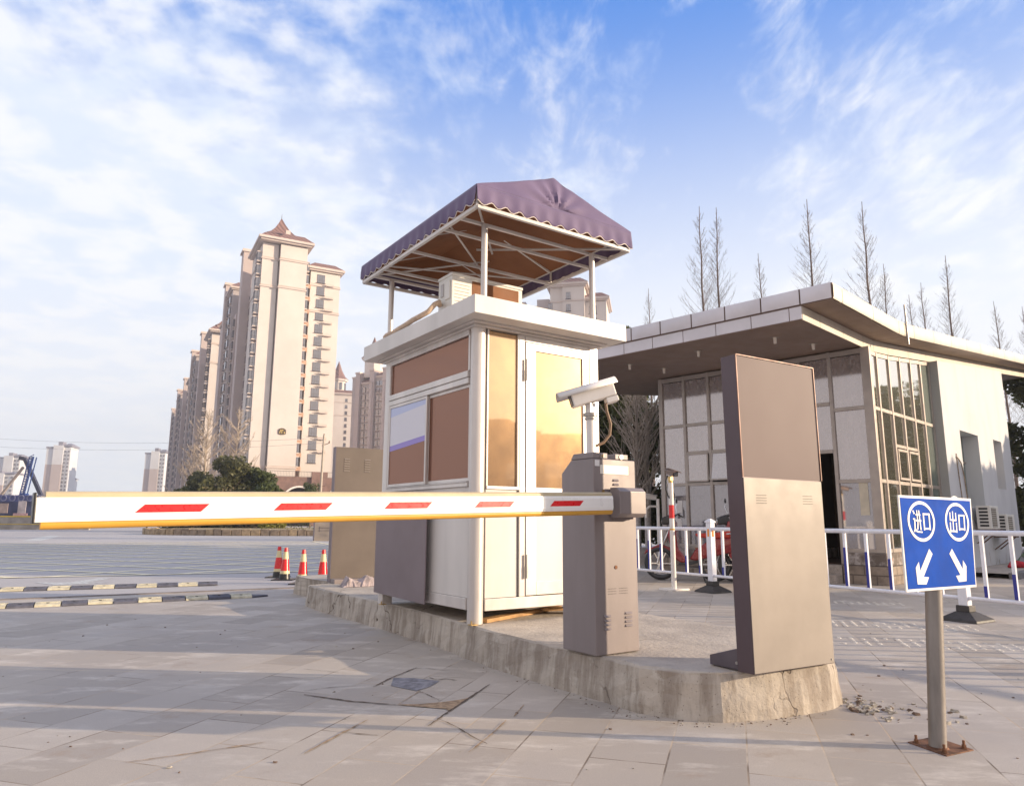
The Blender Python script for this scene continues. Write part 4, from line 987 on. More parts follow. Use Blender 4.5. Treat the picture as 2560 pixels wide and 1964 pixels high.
# rust streak pipe on the wall
m = MB(); m.tube([(4.85, yo-.02, 2.62), (4.95, yo-.03, 2.58), (5.15, yo-.03, 2.48), (5.28, yo-.03, 2.2), (5.34, yo-.03, 1.8), (5.46, yo-.03, 1.45), (5.6, yo-.03, 1.2)], .014, 8); m.tube([(4.87, yo-.015, 2.70), (4.9, yo-.015, 2.3), (4.97, yo-.015, 1.8), (5.02, yo-.015, 1.3)], .010, 6); m.build('wall_pipe', mat('rusty_wall_pipe', (.30, .22, .15), .8, 0, .4, 20), gh, smooth=True)
# two wall air conditioners on brackets
def wall_ac(v, z, label, w=.80, h=.54, d=.30):
    p = gp(v, yo-.02, z)
    e = empty('wall_air_conditioner', tuple(p), GB, label, 'air conditioner', 'air conditioners on the gatehouse side wall')
    m = MB(); m.box(0, w, -d-.05, -.06, 0, h); m.build('casing', ACW, e, bev=.01)
    m = MB()
    for i in range(6): m.box(-.004, 0, -d-.0, -.12, .06+i*.078, .105+i*.078)
    m.build('side_vent', BLK, e)
    m = MB(); m.box(.10, .55, -d-.054, -d-.05, .05, h-.05); m.build('grille', mat('fan_grille', (.22, .19, .15), .6, 0, .4, 60), e)
    m = MB()
    for i in range(9): m.box(.10, .55, -d-.058, -d-.054, .07+i*.05, .078+i*.05)
    m.build('grille_wire', ACW, e)
    for x in (.12, .68):
        m = MB(); m.bar((x, 0, -.015), (x, -d-.12, -.015), .03); m.bar((x, 0, -.33), (x, -d-.05, -.03), .025); m.build('bracket', RUST, e)
    return e
wall_ac(5.75, .98, 'nearer white air conditioner with a side vent on the gatehouse side wall')
wall_ac(7.35, .80, 'farther white air conditioner with a dark grille, nearer the back corner of the gatehouse')

# kerb, bed and bits beside the wall
m = MB(); a = gp(5.2, -1.15); b = gp(14, -1.15)
kd = (b-a)/np.linalg.norm(b-a)
for i in range(10):
    p = a + kd*(i*.9-1.6); q = a + kd*(i*.9-.712); m.bar((p[0], p[1], .065), (q[0], q[1], .065), .16, .13)
tag(m.build('kerb', mat('dark_kerb_stone', (.16, .155, .165), .75, 0, .25, 14, .3), bev=.012), kind='structure')
m = MB(); c = [gp(3.7, -1.07, .10), gp(14, -1.07, .10), gp(14, -.03, .10), gp(4.2, -.03, .10), gp(3.75, -.5, .10)]; m.add([tuple(x) for x in c], [(0, 1, 2, 3, 4)]); tag(m.build('footpath', mat('pale_path', (.40, .35, .30), .8, 0, .2, 6)), kind='structure')
m = MB(); p, q = gp(6.6, -.75, .16), gp(9.4, -.35, .42); m.bar(tuple(p), tuple(q), .12, .05)
tag(m.build('metal_bar', GREYM, bev=.003), 'long grey metal profile lying on the path beside the side wall', 'metal bar')
m = MB(); p = gp(7.7, -.45, .10); m.bar((p[0], p[1], .10), (p[0]+.28, p[1]-.1, .48), .5, .012); tag(m.build('green_panel', mat('green_sheet', (.13, .20, .09), .5)), 'green sheet leaning against the gatehouse side wall', 'panel')
m = MB(); p = gp(6.35, -.72, .104); m.tube([(p[0]-.28, p[1]-.1, .13), (p[0]-.1, p[1], .19), (p[0]+.1, p[1], .17), (p[0]+.3, p[1]+.1, .12)], [.03, .09, .08, .02], 10); tag(m.build('red_cloth', mat('red_fabric', (.45, .02, .035), .8, 0, .3, 20, .5, 40), smooth=True), 'crumpled red cloth lying behind the dark kerb', 'cloth')
# small round red sign behind the blue sign
p = onpl(2382, 1245, gp(1.2, -1.2), 60); rs = empty('round_sign', (p[0], p[1], .0), 60, 'small round red sign peeking over the top edge of the blue sign', 'sign')
m = MB(); m.cyl((0, 0, 0), (0, 0, p[2]-.2), .02, n=10); m.build('post', STEEL, rs)
m = MB(); m.cyl((0, -.02, p[2]-.13), (0, -.03, p[2]-.13), .17, n=32); m.build('disc', SWHITE, rs)
m = MB(); m.cyl((0, -.031, p[2]-.13), (0, -.034, p[2]-.13), .145, n=32); m.build('red_face', mat('red_disc', (.62, .06, .05), .4), rs)

# ================================================================ WHITE RAILING
F1 = np.array([3.236, 11.821, 0]); FA = -31.37
fe = empty('railing', tuple(F1), FA+90, 'white pedestrian railing with blue stripes on its balusters and black rubber feet', 'railing')
SP = 3.85
RW = mat('railing_white', (.78, .79, .86), .3, 0, .05, 8)
for k in (-3, -2, -1, 0, 1, 2):
    y = k*SP
    if k > -3:
        m = MB(); m.box(-.05, .05, y-.05, y+.05, .14, 1.10); o = m.build('post', RW, fe, bev=.004)
        m = MB(); m.box(-.062, .062, y-.062, y+.062, 1.10, 1.125); m.frustum((0, y, 1.125), .124, .124, .03, .03, .04); m.build('cap', RW, o)
        m = MB(); m.box(-.013, -.012+.025, 0, 0, 0, 0) if False else m.cyl((-.0505, y-.0, .96), (-.056, y-.0, .96), .001, n=4); 
        m = MB(); m.box(-.016+.0, .016, y-.056, y-.0505, .88, 1.0); m.box(-.056, -.0505, y-.016, y+.016, .88, 1.0); m.build('reflector', ORANGE, o)
        m = MB(); m.frustum((0, y, .004), .42, .42, .40, .40, .03); m.frustum((0, y, .034), .40, .40, .16, .16, .075); m.frustum((0, y, .109), .15, .15, .145, .145, .07)
        ft = m.build('foot', RUB, fe, bev=.006)
        m = MB()
        for (hx, hy) in ((.13, .13), (-.13, .13), (.13, -.13), (-.13, -.13)): m.cyl((hx, y+hy, .05), (hx, y+hy, .073), .016, n=10)
        m.build('bolt_hole', BLK, ft)
    for z, r in ((1.0, .030), (.26, .022)):
        if k < 2:
            m = MB(); m.cyl((0, y+.05, z), (0, y+SP-.05, z), r, n=14); m.build('rail', RW, fe, smooth=True)
    if k < 2:
        for j in range(12):
            yy_ = y + SP/2 + (j-5.5)*.305
            if abs(yy_) > 9: pass
            m = MB(); m.box(-.018, .018, yy_-.018, yy_+.018, .27, .98); o = m.build('baluster', RW, fe, bev=.002)
            fr = .18 + .58*(1-((j-5.5)/5.5)**2)**.9 if abs(j-5.5) < 5.5 else .18
            m = MB(); m.box(-.0215, -.0185, yy_-.0185, yy_+.0185, .285, .285+.69*fr); m.build('blue_stripe', BLIND, o)

# ================================================================ small cameras by the railing
c0 = np.array([2.692, 12.168, 0])
c2 = empty('security_camera', tuple(c0), 60, 'small dark hooded camera on a white pole with a red band behind the railing', 'security camera')
m = MB(); m.cyl((0, 0, .03), (0, 0, 1.76), .042, n=20); m.build('pole', CAM, c2, smooth=True)
m = MB(); m.cyl((0, 0, 1.17), (0, 0, 1.39), .0435, n=20); m.build('red_band', RED, c2, smooth=True)
m = MB(); m.cyl((0, 0, .975), (0, 0, 1.0), .0435, n=20); m.build('yellow_band', YTUBE, c2, smooth=True)
m = MB(); m.box(-.19, .19, -.16, .16, .004, .035); m.build('base_plate', CAM, c2, bev=.004)
m = MB(); m.cyl((0, 0, 1.76), (0, 0, 1.80), .035, n=14); m.box(-.03, .03, -.03, .03, 1.80, 1.87); m.build('bracket', BRASS, c2)
h2 = empty('camera_head', (.02, -.02, 1.93)); h2.parent = c2; h2.rotation_euler = (0, R_(-12), R_(72)); camera_head(h2, .28, .10, .09, mat('dark_camera', (.20, .13, .10), .4, .2))
m = MB(); m.tube([(-.06, 0, 1.88), (-.11, 0, 1.78), (-.11, 0, 1.65), (-.07, 0, 1.55), (-.03, 0, 1.5)], .012, 8); m.tube([(.05, 0, 1.62), (.08, 0, 1.56), (.06, 0, 1.48), (.03, 0, 1.46)], .010, 8); m.build('cable', BLK, c2, smooth=True)
p = onz(1650, 1432); c3 = empty('security_camera', tuple(p), 60, 'cream bullet camera on a short arm near the left corner of the gatehouse', 'security camera')
m = MB(); m.cyl((0, 0, 0), (0, 0, 1.62), .035, n=14); m.build('pole', CAM, c3, smooth=True)
m = MB(); m.tube([(0, 0, 1.45), (-.25, 0, 1.45), (-.35, 0, 1.38), (-.36, 0, 1.2)], .025, 8); m.build('arm', CAM, c3, smooth=True)
h3 = empty('camera_head', (-.25, 0, 1.66)); h3.parent = c3; h3.rotation_euler = (0, R_(4), R_(10)); camera_head(h3, .38, .12, .11)

# ================================================================ CONES, SPEED HUMPS
CREAM = mat('cream_reflective', (.72, .62, .36), .4, 0, .06, 20)
def cone(loc, label):
    e = empty('traffic_cone', tuple(loc), 90, label, 'traffic cone', 'traffic cones behind the island')
    def R(z): return .105-.075*z/.6
    m = MB(); m.frustum((0, 0, 0), .40, .40, .38, .38, .022); m.build('base', BLK, e, bev=.004)
    for z0, z1, mt, nm in ((.022, .115, BLK, 'black_band'), (.115, .17, CREAM, 'cream_band'), (.17, .385, RED, 'red_band'), (.385, .52, CREAM, 'cream_band'), (.52, .595, RED, 'red_tip')):
        m = MB(); m.cyl((0, 0, z0), (0, 0, z1), R(z0), R(z1), 28, caps=True); m.build(nm, mt, e, smooth=True)
    return e
for q, lb in (((1690, 712), 'cone half hidden at the left end of the row of cones'), ((1730, 727), 'second cone from the left overlapping the one behind'), ((1838, 752), 'red and cream cone standing alone in the middle of the row'), ((1960, 752), 'cone nearest the beige cabinet, its base cut off by the island')):
    cone(onz(q[0]/2.4333, 1150+q[1]/2.4333), lb)
def humps(p, q, n, label, wd=.34, h=.05, tail=True):
    p = np.array(p, float); q = np.array(q, float); d = (q-p)/np.linalg.norm(q-p); Ls = np.linalg.norm(q-p)/n
    az = math.degrees(math.atan2(d[0], d[1])); e = empty('speed_hump', (p[0], p[1], .0), az, label, 'speed hump')
    m1 = mat('hump_black', (.10, .10, .125), .7, 0, .25, 12, .3, 80); m2 = mat('hump_cream', (.55, .50, .36), .7, 0, .2, 12, .3, 80)
    rnd = random.Random(int(p[0]*10))
    for i in range(n):
        m = MB(); x0_, x1_ = i*Ls+.006, (i+1)*Ls-.006; N = 8; vs = []; dz_ = rnd.uniform(-.004, .004)
        for x in (x0_, x1_):
            for j in range(N+1): a = math.pi*j/N; vs.append((x, -wd/2*math.cos(a)+wd/2, .008+dz_+(h)*math.sin(a)**.8))
        m.add(vs, [(j, j+1, N+2+j, N+1+j) for j in range(N)] + [tuple(range(N+1)), tuple(range(2*N+1, N, -1))]); 
        for k in range(9):
            xx = x0_+.03+k*(x1_-x0_-.06)/9; m.bar((xx, .07, .0505+dz_), (xx+.035, .14, .060+dz_), .008, .006)
        o = m.build('segment', m1 if i % 2 == 0 else m2, e)
        m = MB(); m.cyl(((x0_+x1_)/2, .085, .040+dz_), ((x0_+x1_)/2, .085, .056+dz_), .022, n=12); m.build('bolt_recess', BLK, o)
    if tail:
        m = MB(); m.prism([(n*Ls, .02, .0), (n*Ls, wd-.02, 0), (n*Ls+.2, wd*.6, 0), (n*Ls+.24, wd*.4, 0)], (0, 0, .03)); m.build('end_piece', m1, e, bev=.01)
humps((-7.85, 8.40), (-3.72, 10.64), 16, 'nearer rubber speed hump in black and cream segments, on the flagstones')
humps((-9.30, 10.72), (-5.02, 12.62), 15, 'farther rubber speed hump in black and cream segments, on the asphalt', tail=False)

# ================================================================ MOTORCYCLES
BRED = mat('scooter_red', (.24, .010, .016), .25, 0, .1, 5, coat=.6); BBLK = mat('scooter_black', (.03, .03, .032), .4, 0, .2, 6); SEATR = mat('red_seat_cover', (.50, .05, .03), .75, 0, .2, 20, .3, 60); CHR = mat('chrome', (.7, .7, .7), .15, .9, .1, 10)
def moto(loc, az, label, seatm=SEATR):
    e = empty('motorcycle', tuple(loc), az, label, 'motorcycle', 'motorcycles parked in front of the gatehouse')
    # x forward
    for x, nm in ((.62, 'front_wheel'), (-.60, 'rear_wheel')):
        w = empty(nm, (x, 0, .28)); w.parent = e
        m = MB(); K = 32; vs = []; fs = []
        for i in range(K):
            a = 2*math.pi*i/K
            for j in range(8):
                b = 2*math.pi*j/8; r = .235+.042*math.cos(b); vs.append((r*math.cos(a), .042*math.sin(b), r*math.sin(a)))
        fs = [(i*8+j, i*8+(j+1) % 8, ((i+1) % K)*8+(j+1) % 8, ((i+1) % K)*8+j) for i in range(K) for j in range(8)]
        m.add(vs, fs); m.build('tyre', BBLK, w, smooth=True)
        m = MB(); m.cyl((0, -.03, 0), (0, .03, 0), .05, n=16)
        for i in range(6): a = math.pi*i/3; m.bar((.04*math.cos(a), 0, .04*math.sin(a)), (.2*math.cos(a), 0, .2*math.sin(a)), .03, .02)
        m.build('rim', CHR, w)
    m = MB(); m.prism([(-.72, -.11, .52), (-.30, -.13, .42), (.02, -.12, .34), (.12, -.12, .36), (.02, -.12, .52), (-.25, -.12, .70), (-.80, -.08, .74)], (0, .24, 0)); m.build('body', BRED, e, bev=.03, seg=3)
    m = MB(); m.prism([(.26, -.15, .30), (.40, -.15, .40), (.46, -.14, .78), (.40, -.12, 1.0), (.33, -.12, .98), (.30, -.14, .55), (.12, -.15, .30)], (0, .30, 0)); m.build('leg_shield', BRED, e, bev=.03, seg=3)
    m = MB(); m.prism([(.10, -.14, .27), (.30, -.14, .27), (.28, -.14, .32), (-.1, -.14, .33)], (0, .28, 0)); m.build('floorboard', BBLK, e, bev=.01)
    m = MB(); m.prism([(-.85, -.12, .74), (-.30, -.13, .70), (-.02, -.13, .72), (.02, -.12, .78), (-.30, -.13, .80), (-.80, -.12, .86)], (0, .25, 0)); m.build('seat', seatm, e, bev=.035, seg=3)
    m = MB(); m.tube([(.66, -.06, .28), (.60, -.06, .5), (.44, -.05, .85)], .018, 8); m.tube([(.66, .06, .28), (.60, .06, .5), (.44, .05, .85)], .018, 8); m.build('fork', CHR, e, smooth=True)
    m = MB(); m.prism([(.38, -.02, .53), (.62, -.02, .60), (.86, -.02, .50), (.90, -.02, .42), (.80, -.02, .48), (.62, -.02, .54), (.45, -.02, .48)], (0, .04, 0)); m.build('mudguard', BRED, e, bev=.01)
    m = MB(); m.prism([(.33, -.12, .94), (.55, -.10, .92), (.56, -.09, 1.04), (.40, -.12, 1.10)], (0, .24, 0)); m.build('headlamp_cowl', BBLK, e, bev=.03, seg=3)
    m = MB(); m.cyl((.555, 0, .98), (.57, 0, .98), .055, n=20); m.build('headlamp', CHR, e)
    m = MB(); m.tube([(.28, -.36, 1.06), (.34, -.22, 1.10), (.38, 0, 1.06), (.34, .22, 1.10), (.28, .36, 1.06)], .014, 8); m.build('handlebar', BBLK, e, smooth=True)
    for s in (-1, 1):
        m = MB(); m.tube([(.34, s*.22, 1.10), (.38, s*.27, 1.22), (.36, s*.30, 1.30)], .008, 6); mo = m.build('mirror_arm', CHR, e, smooth=True)
        m = MB(); vs = []
        m.lathe((0, 0, 0), [(.0, -.012), (.05, -.008), (.062, 0), (.05, .012), (0, .014)], 18, cap=False); m.v = [(.36+z, s*.31+x, 1.33+y*.75) for x, y, z in m.v]; m.build('mirror', BBLK, e, smooth=True)
    m = MB(); m.tube([(-.1, -.16, .30), (-.5, -.17, .30), (-.75, -.17, .36)], [.03, .05, .05], 10); m.build('exhaust', CHR, e, smooth=True)
    m = MB(); m.tube([(.36, -.16, .36), (.44, -.22, .52), (.40, -.22, .70), (.34, -.17, .72)], .012, 8); m.tube([(-.5, -.15, .78), (-.78, -.17, .80), (-.95, -.12, .84), (-.95, .12, .84), (-.78, .17, .80), (-.5, .15, .78)], .012, 8); m.tube([(.2, -.16, .22), (-.15, -.18, .20), (-.3, -.16, .26)], .012, 8); m.build('crash_bar', CHR, e, smooth=True)
    m = MB(); m.box(-.93, -.80, -.10, .10, .60, .68); m.build('tail_light', RED, e, bev=.02)
    m = MB(); m.bar((-.05, .14, .30), (-.15, .26, .005), .02); m.build('kick_stand', BBLK, e)
    e.scale = (1.14, 1.14, 1.14)
    return e
moto((3.55, 13.95, .004), -68, 'dark red motorcycle with a red padded seat behind the middle railing post')
moto((4.55, 13.75, .004), -82, 'red motorcycle with a black seat, half hidden behind the grey display board', BBLK)

# ================================================================ VEGETATION
rng = np.random.default_rng(7)
def leafm(name, c1, c2, trans=.25):
    t = MT(name); t.set(Roughness=.55)
    oi = t.n('ShaderNodeObjectInfo'); n = t.noise(.9, 3, .6); n2 = t.noise(14, 2)
    t.col(t.mix(t.mr(t.math('ADD', t.math('MULTIPLY', n, .6), t.math('MULTIPLY', n2, .4)), .38, .62), c1, c2))
    t.b.inputs['Specular IOR Level'].default_value = .35
    tr = t.n('ShaderNodeBsdfTranslucent'); tr.inputs[0].default_value = (*[x*1.3 for x in c2], 1)
    mx = t.n('ShaderNodeMixShader'); mx.inputs[0].default_value = trans
    out = t.nt.nodes['Material Output']; t.l(t.b.outputs[0], mx.inputs[1]); t.l(tr.outputs[0], mx.inputs[2]); t.l(mx.outputs[0], out.inputs[0]); return t.m
LEAFD = leafm('evergreen_leaves', (.025, .032, .014), (.11, .115, .04))
LEAFB = leafm('bush_leaves', (.035, .055, .016), (.10, .115, .035))
LEAFY = leafm('yellow_green_leaves', (.16, .17, .03), (.30, .28, .06))
OLIVE = leafm('olive_leaves', (.04, .048, .02), (.15, .145, .06))
DRYL = leafm('dry_leaves', (.22, .15, .08), (.36, .26, .14), .15)
BARK = mat('bark', (.15, .105, .075), .9, 0, .4, 10, .5, 30)
BARKP = mat('pale_bark', (.40, .33, .27), .9, 0, .25, 10, .3, 30)
LIME = mat('whitewashed_bark', (.52, .46, .42), .9, 0, .25, 12, .4, 40)
def quads(cent, size, seed=0, asp=.55, droop=0.):
    """leaf quads at points (N,3) -> verts, faces"""
    r = np.random.default_rng(seed); n = len(cent)
    a = r.normal(size=(n, 3)); a /= np.linalg.norm(a, axis=1)[:, None]; b = r.normal(size=(n, 3)); b -= a*(a*b).sum(1)[:, None]; b /= np.linalg.norm(b, axis=1)[:, None]
    s = (size*r.uniform(.6, 1.3, n))[:, None]
    v = np.stack([cent-a*s, cent-b*s*asp, cent+a*s, cent+b*s*asp], 1).reshape(-1, 3)
    return v
def mesh_quads(name, v, mt, parent=None):
    n = len(v)//4; me = bpy.data.meshes.new(name); me.vertices.add(len(v)); me.vertices.foreach_set('co', v.astype(np.float32).ravel())
    me.loops.add(4*n); me.loops.foreach_set('vertex_index', np.arange(4*n)); me.polygons.add(n); me.polygons.foreach_set('loop_start', np.arange(n)*4); me.polygons.foreach_set('loop_total', np.full(n, 4)); me.update(); me.validate()
    me.materials.append(mt); o = bpy.data.objects.new(name, me); C.objects.link(o); o.parent = parent; return o
def crown_pts(h0, h1, rad, n, seed, lobes=26, flat=1.):
    r = np.random.default_rng(seed); P = []
    H = h1-h0
    for k in range(lobes):
        z = h0 + H*(k+.5)/lobes*1.0; f = (z-h0)/H
        R = rad*(math.sin(math.pi*min(1, (f*.80+.14)))**.6)
        a = r.uniform(0, 2*math.pi); rr = R*r.uniform(.25, .80)
        c = np.array([rr*math.cos(a), rr*math.sin(a)*flat, z+r.uniform(-.3, .3)*H/lobes]); lr = rad*r.uniform(.26, .46)
        m = int(n/lobes); d = r.normal(size=(m, 3)); d /= np.linalg.norm(d, axis=1)[:, None]
        q = c + d*(lr*(r.uniform(.2, 1, m)**.45))[:, None]*np.array([1, flat, .75]); P.append(q)
    return np.concatenate(P)
def evergreen(loc, h, rad, n, seed, label, group, leaf=.09, h0=.0, mt=None, name='evergreen_tree', trunk=True, cat='tree', flat=1., lobes=26):
    e = empty(name, tuple(loc), 90, label, cat, group)
    if trunk:
        r = random.Random(seed); m = MB(); m.tube([(0, 0, -.05), (.05, .03, h*.35), (-.04, .05, h*.7), (0, 0, h*.92)], [h*.022, h*.018, h*.010, h*.003], 8)
        for k in range(9):
            z = h*(.2+.07*k); a = r.uniform(0, 6.28); l = rad*.8*(1-k*.06); m.tube([(0, 0, z), (l*.5*math.cos(a), l*.5*math.sin(a), z+l*.25), (l*math.cos(a), l*math.sin(a), z+l*.6)], [h*.008, h*.005, h*.002], 5)
        m.build('trunk', BARK, e, smooth=True)
    p = crown_pts(h0, h, rad, n, seed, lobes, flat)
    mesh_quads('crown', quads(p, leaf, seed), mt or LEAFD, e); return e
def bare(h, seed, kind='redwood', tw=1.):
    """trunk and branch meshes of a leafless tree"""
    r = random.Random(seed); T = MB(); Bm = MB()
    bend = [(.0, 0, -.1)]; x = y = 0
    for i in range(1, 13): x += r.uniform(-.05, .05)*h/16; y += r.uniform(-.05, .05)*h/16; bend.append((x, y, h*i/12))
    rad = [h*(.0085 if kind == 'redwood' else .0115)*(1-.93*i/12)+.006 for i in range(13)]; T.tube(bend, rad, 8)
    def at(f): f = max(0, min(.9999, f))*12; i = int(f); k = f-i; return Vector(bend[i]).lerp(Vector(bend[i+1]), k)
    nb = 190 if kind == 'redwood' else 46
    for i in range(nb):
        f = (.16 if kind == 'redwood' else .22) + (.80 if kind == 'redwood' else .7)*i/nb + r.uniform(-.01, .01); p = at(f); a = r.uniform(0, 6.2832)
        if kind == 'redwood': l = h*.23*(1-f)**1.0*r.uniform(.6, 1.25)+.25; el = R_(22+34*f+r.uniform(-8, 8))
        else: l = h*.34*(1-f)**.6*r.uniform(.6, 1.1)+.3; el = R_(48+r.uniform(-10, 14))
        d = Vector((math.cos(a)*math.cos(el), math.sin(a)*math.cos(el), math.sin(el))); pts = [p]; q = p.copy(); seg = 5
        for s in range(seg):
            d = (d + Vector((r.uniform(-.10, .10), r.uniform(-.10, .10), r.uniform(.02, .13)))).normalized(); q = q + d*l/seg; pts.append(q.copy())
        r0 = (.0011*h*(1-f)+.009)*tw if kind == 'redwood' else (.0020*h*(1-f)+.010)*tw; Bm.tube(pts, [r0*(1-.8*k/seg) for k in range(seg+1)], 4)
        nt_ = 7 if kind == 'redwood' else 9
        for k in range(nt_):
            s = r.uniform(.2, .97)*seg; j = min(int(s), seg-1); bp_ = pts[j].lerp(pts[j+1], s-j); dd_ = (pts[j+1]-pts[j]).normalized()
            side = dd_.cross(Vector((0, 0, 1))).normalized()*r.choice((-1, 1)); d2 = (dd_*.8+side*r.uniform(.4, .9)+Vector((0, 0, r.uniform(-.1, .45)))).normalized(); l2 = l*r.uniform(.16, .36)
            m1 = bp_+d2*l2*.5+Vector((0, 0, .02)); e1 = bp_+d2*l2+Vector((0, 0, l2*.2)); Bm.tube([bp_, m1, e1], [.0072*tw, .006*tw, .004*tw], 3)
            if r.random() < .6:
                d3 = (d2+Vector((r.uniform(-.6, .6), r.uniform(-.6, .6), r.uniform(0, .4)))).normalized(); Bm.tube([m1, m1+d3*l2*.45], [.006*tw, .0035*tw], 3)
    return T, Bm
protos = {}
def bare_tree(key, h, seed, kind, tw, tm, bm_):
    e = empty('bare_tree', (0, 0, 0), 90); T, Bm = bare(h, seed, kind, tw)
    T.build('trunk', tm, e, smooth=True, fix=False); Bm.build('branches', bm_, e, fix=False); e['h'] = h; protos[key] = [e, False]
TRUNKD = mat('dark_bark', (.17, .125, .105), .9, 0, .3, 10, .3, 30)
bare_tree('a', 20, 1, 'redwood', .62, TRUNKD, TRUNKD); bare_tree('b', 20, 2, 'redwood', .62, TRUNKD, TRUNKD); bare_tree('c', 20, 3, 'redwood', .62, TRUNKD, TRUNKD)
bare_tree('d', 12, 4, 'spread', 2.3, BARKP, BARKP); bare_tree('e', 12, 5, 'spread', 2.3, BARKP, BARKP)
def plant(key, loc, h, rot, label, group, xy=1.):
    e, used = protos[key]
    t_ = e if not used else copy_tree(e)
    protos[key][1] = True
    s = h/e['h'] if 'h' in e else 1
    t_.location = tuple(loc); t_.scale = (s*xy, s*xy, s); t_.rotation_euler = (0, 0, rot); tag(t_, label, 'tree', group); return t_
BG = 'bare conical trees behind the gatehouse'
rows = [(.2771, .4637, 40, 'a', 'tall bare tree, left of the close pair above the left half of the gatehouse roof'), (.3028, .4638, 41, 'b', 'tall bare tree, right of the close pair above the left half of the gatehouse roof'),
        (.3637, .3912, 52, 'c', 'small faint bare tree between the close pair and the tree left of the roof corner'), (.4392, .4754, 40, 'c', 'tall bare tree just left of the highest front corner of the gatehouse roof'),
        (.5197, .4726, 40, 'a', 'tallest bare tree just right of the highest front corner of the gatehouse roof'), (.5466, .3765, 46, 'b', 'shorter bare tree right beside the tallest one, behind the roof edge'),
        (.5797, .3283, 60, 'c', 'tiny bare tree right of the thin roof pole'), (.5973, .3466, 56, 'a', 'slim bare tree second to the right of the thin roof pole'), (.6362, .3894, 42, 'b', 'tall bare tree above the receding right side of the roof'),
        (.7025, .3197, 46, 'c', 'bare tree over the far right end of the roof'), (.7429, .3115, 40, 'a', 'bare tree cut off by the right edge of the photo'), (.1969, .3355, 55, 'b', 'faint bare tree above the left end of the gatehouse roof')]
for i, (tx_, tz_, Y, k, lb) in enumerate(rows): plant(k, (tx_*Y, Y, 0), tz_*Y+EYE, 1.7*i, lb, BG, .95)
# evergreens around the gatehouse
EG = 'dark evergreens beside the gatehouse'
for i, (x, y, h, r_, n, lb) in enumerate(((19.2, 25.0, 6.6, 2.4, 26000, 'dark evergreen beyond the right end of the white side wall'), (22.5, 29.0, 7.2, 2.6, 12000, 'dark evergreen at the right edge, behind the nearer one'), (3.6, 25.5, 6.0, 2.6, 20000, 'dark evergreen seen under the roof, left of the glazed front'), (6.6, 27.5, 7.0, 2.6, 16000, 'evergreen rising behind the left part of the gatehouse'),
                                               (.2, 27.0, 5.0, 2.3, 14000, 'evergreen hidden mostly behind the guard booth'), (4.85, 30.5, 9.6, 1.6, 9000, 'tall evergreen whose top peeks over the left end of the gatehouse roof'), (3.25, 26.2, 8.2, 1.0, 7000, 'evergreen with a sparse top beside the right awning post'))):
    evergreen((x, y, 0), h, r_, n, 20+i, lb, EG, .105, .5)
for i, (x, y) in enumerate(((3.756, 21.56), (4.143, 22.05))):
    t_ = plant('d' if i else 'e', (x, y, 0), 7.0, i*2., ['thin bare tree with whitewashed trunk left of the cream bullet camera', 'bare tree with whitewashed trunk directly behind the cream bullet camera'][i], 'whitewashed bare trees by the gatehouse', 1.)
    m = MB(); m.cyl((0, 0, 0), (0, 0, 1.25*12/7.), .165, .155, 12); m.build('limewash', LIME, t_, smooth=True)
# flower box and low steps near them
m = MB(); m.box(0, 2.2, 0, .4, 0, .45); o = m.build('planter_box', mat('pale_planter', (.45, .40, .38), .8, 0, .2, 8)); o.location = (3.3, 19.2, 0); tag(o, 'pale low planter box beneath the whitewashed trees', 'planter')
# distant left vegetation, on its island
LG = 'evergreens in front of the pale towers'
for i, (tx_, Y, h, r_, n, lb, mt_) in enumerate(((-.452, 70, 3.6, 2.8, 7000, 'lowest dark evergreen at the left end of the clump before the towers', LEAFD), (-.425, 72, 5.2, 2.8, 8000, 'dark evergreen left of centre in the clump before the towers', OLIVE), (-.388, 70, 6.6, 3.1, 10000, 'biggest dark evergreen in the middle of the clump before the towers', OLIVE), (-.352, 71, 5.9, 2.5, 7000, 'looser green tree at the right of the clump before the towers', LEAFB), (-.335, 68, 4.2, 2.3, 7000, 'bright green bush at the right foot of the clump', LEAFB))):
    evergreen((tx_*Y, Y, 0), h, r_, n, 40+i, lb, LG, .20, .2, mt_, flat=1.)
evergreen((-.325*66, 66, 0), 3.2, 1.6, 3000, 51, 'yellow green shrub in front of the arched wall', 'shrubs near the arched wall', .16, .1, LEAFY, 'shrub', False, 'shrub')
evergreen((-.502*74, 74, 0), 3.6, 1.1, 900, 52, 'small yellow leaved tree left of the tower row', 'shrubs near the arched wall', .15, 1.2, LEAFY, 'small_tree', True, 'tree')
evergreen((-.278*100, 100, 0), 6.0, 1.9, 2500, 53, 'sparse olive tree before the arched wall', 'shrubs near the arched wall', .18, 1.5, LEAFB, 'small_tree', True, 'tree')
plant('d', (-.428*74, 74, 0), 12.6, .5, 'pale bare tree standing left behind the evergreen clump', 'pale bare trees before the towers', 1.25); plant('e', (-.385*76, 76, 0), 13.2, 2.5, 'pale bare tree standing in the middle behind the evergreen clump', 'pale bare trees before the towers', 1.25)
plant('d', (-.445*78, 78, 0), 9.5, 4.2, 'low spreading pale bare tree at the left of the evergreen clump', 'pale bare trees before the towers', 1.4)
p = crown_pts(.0, 2.6, 6.5, 2600, 60, 14, .4); mesh = quads(p, .14, 61, .12); o = mesh_quads('dry_brush', mesh, DRYL); o.location = (-.395*66, 66, 0); tag(o, kind='stuff')
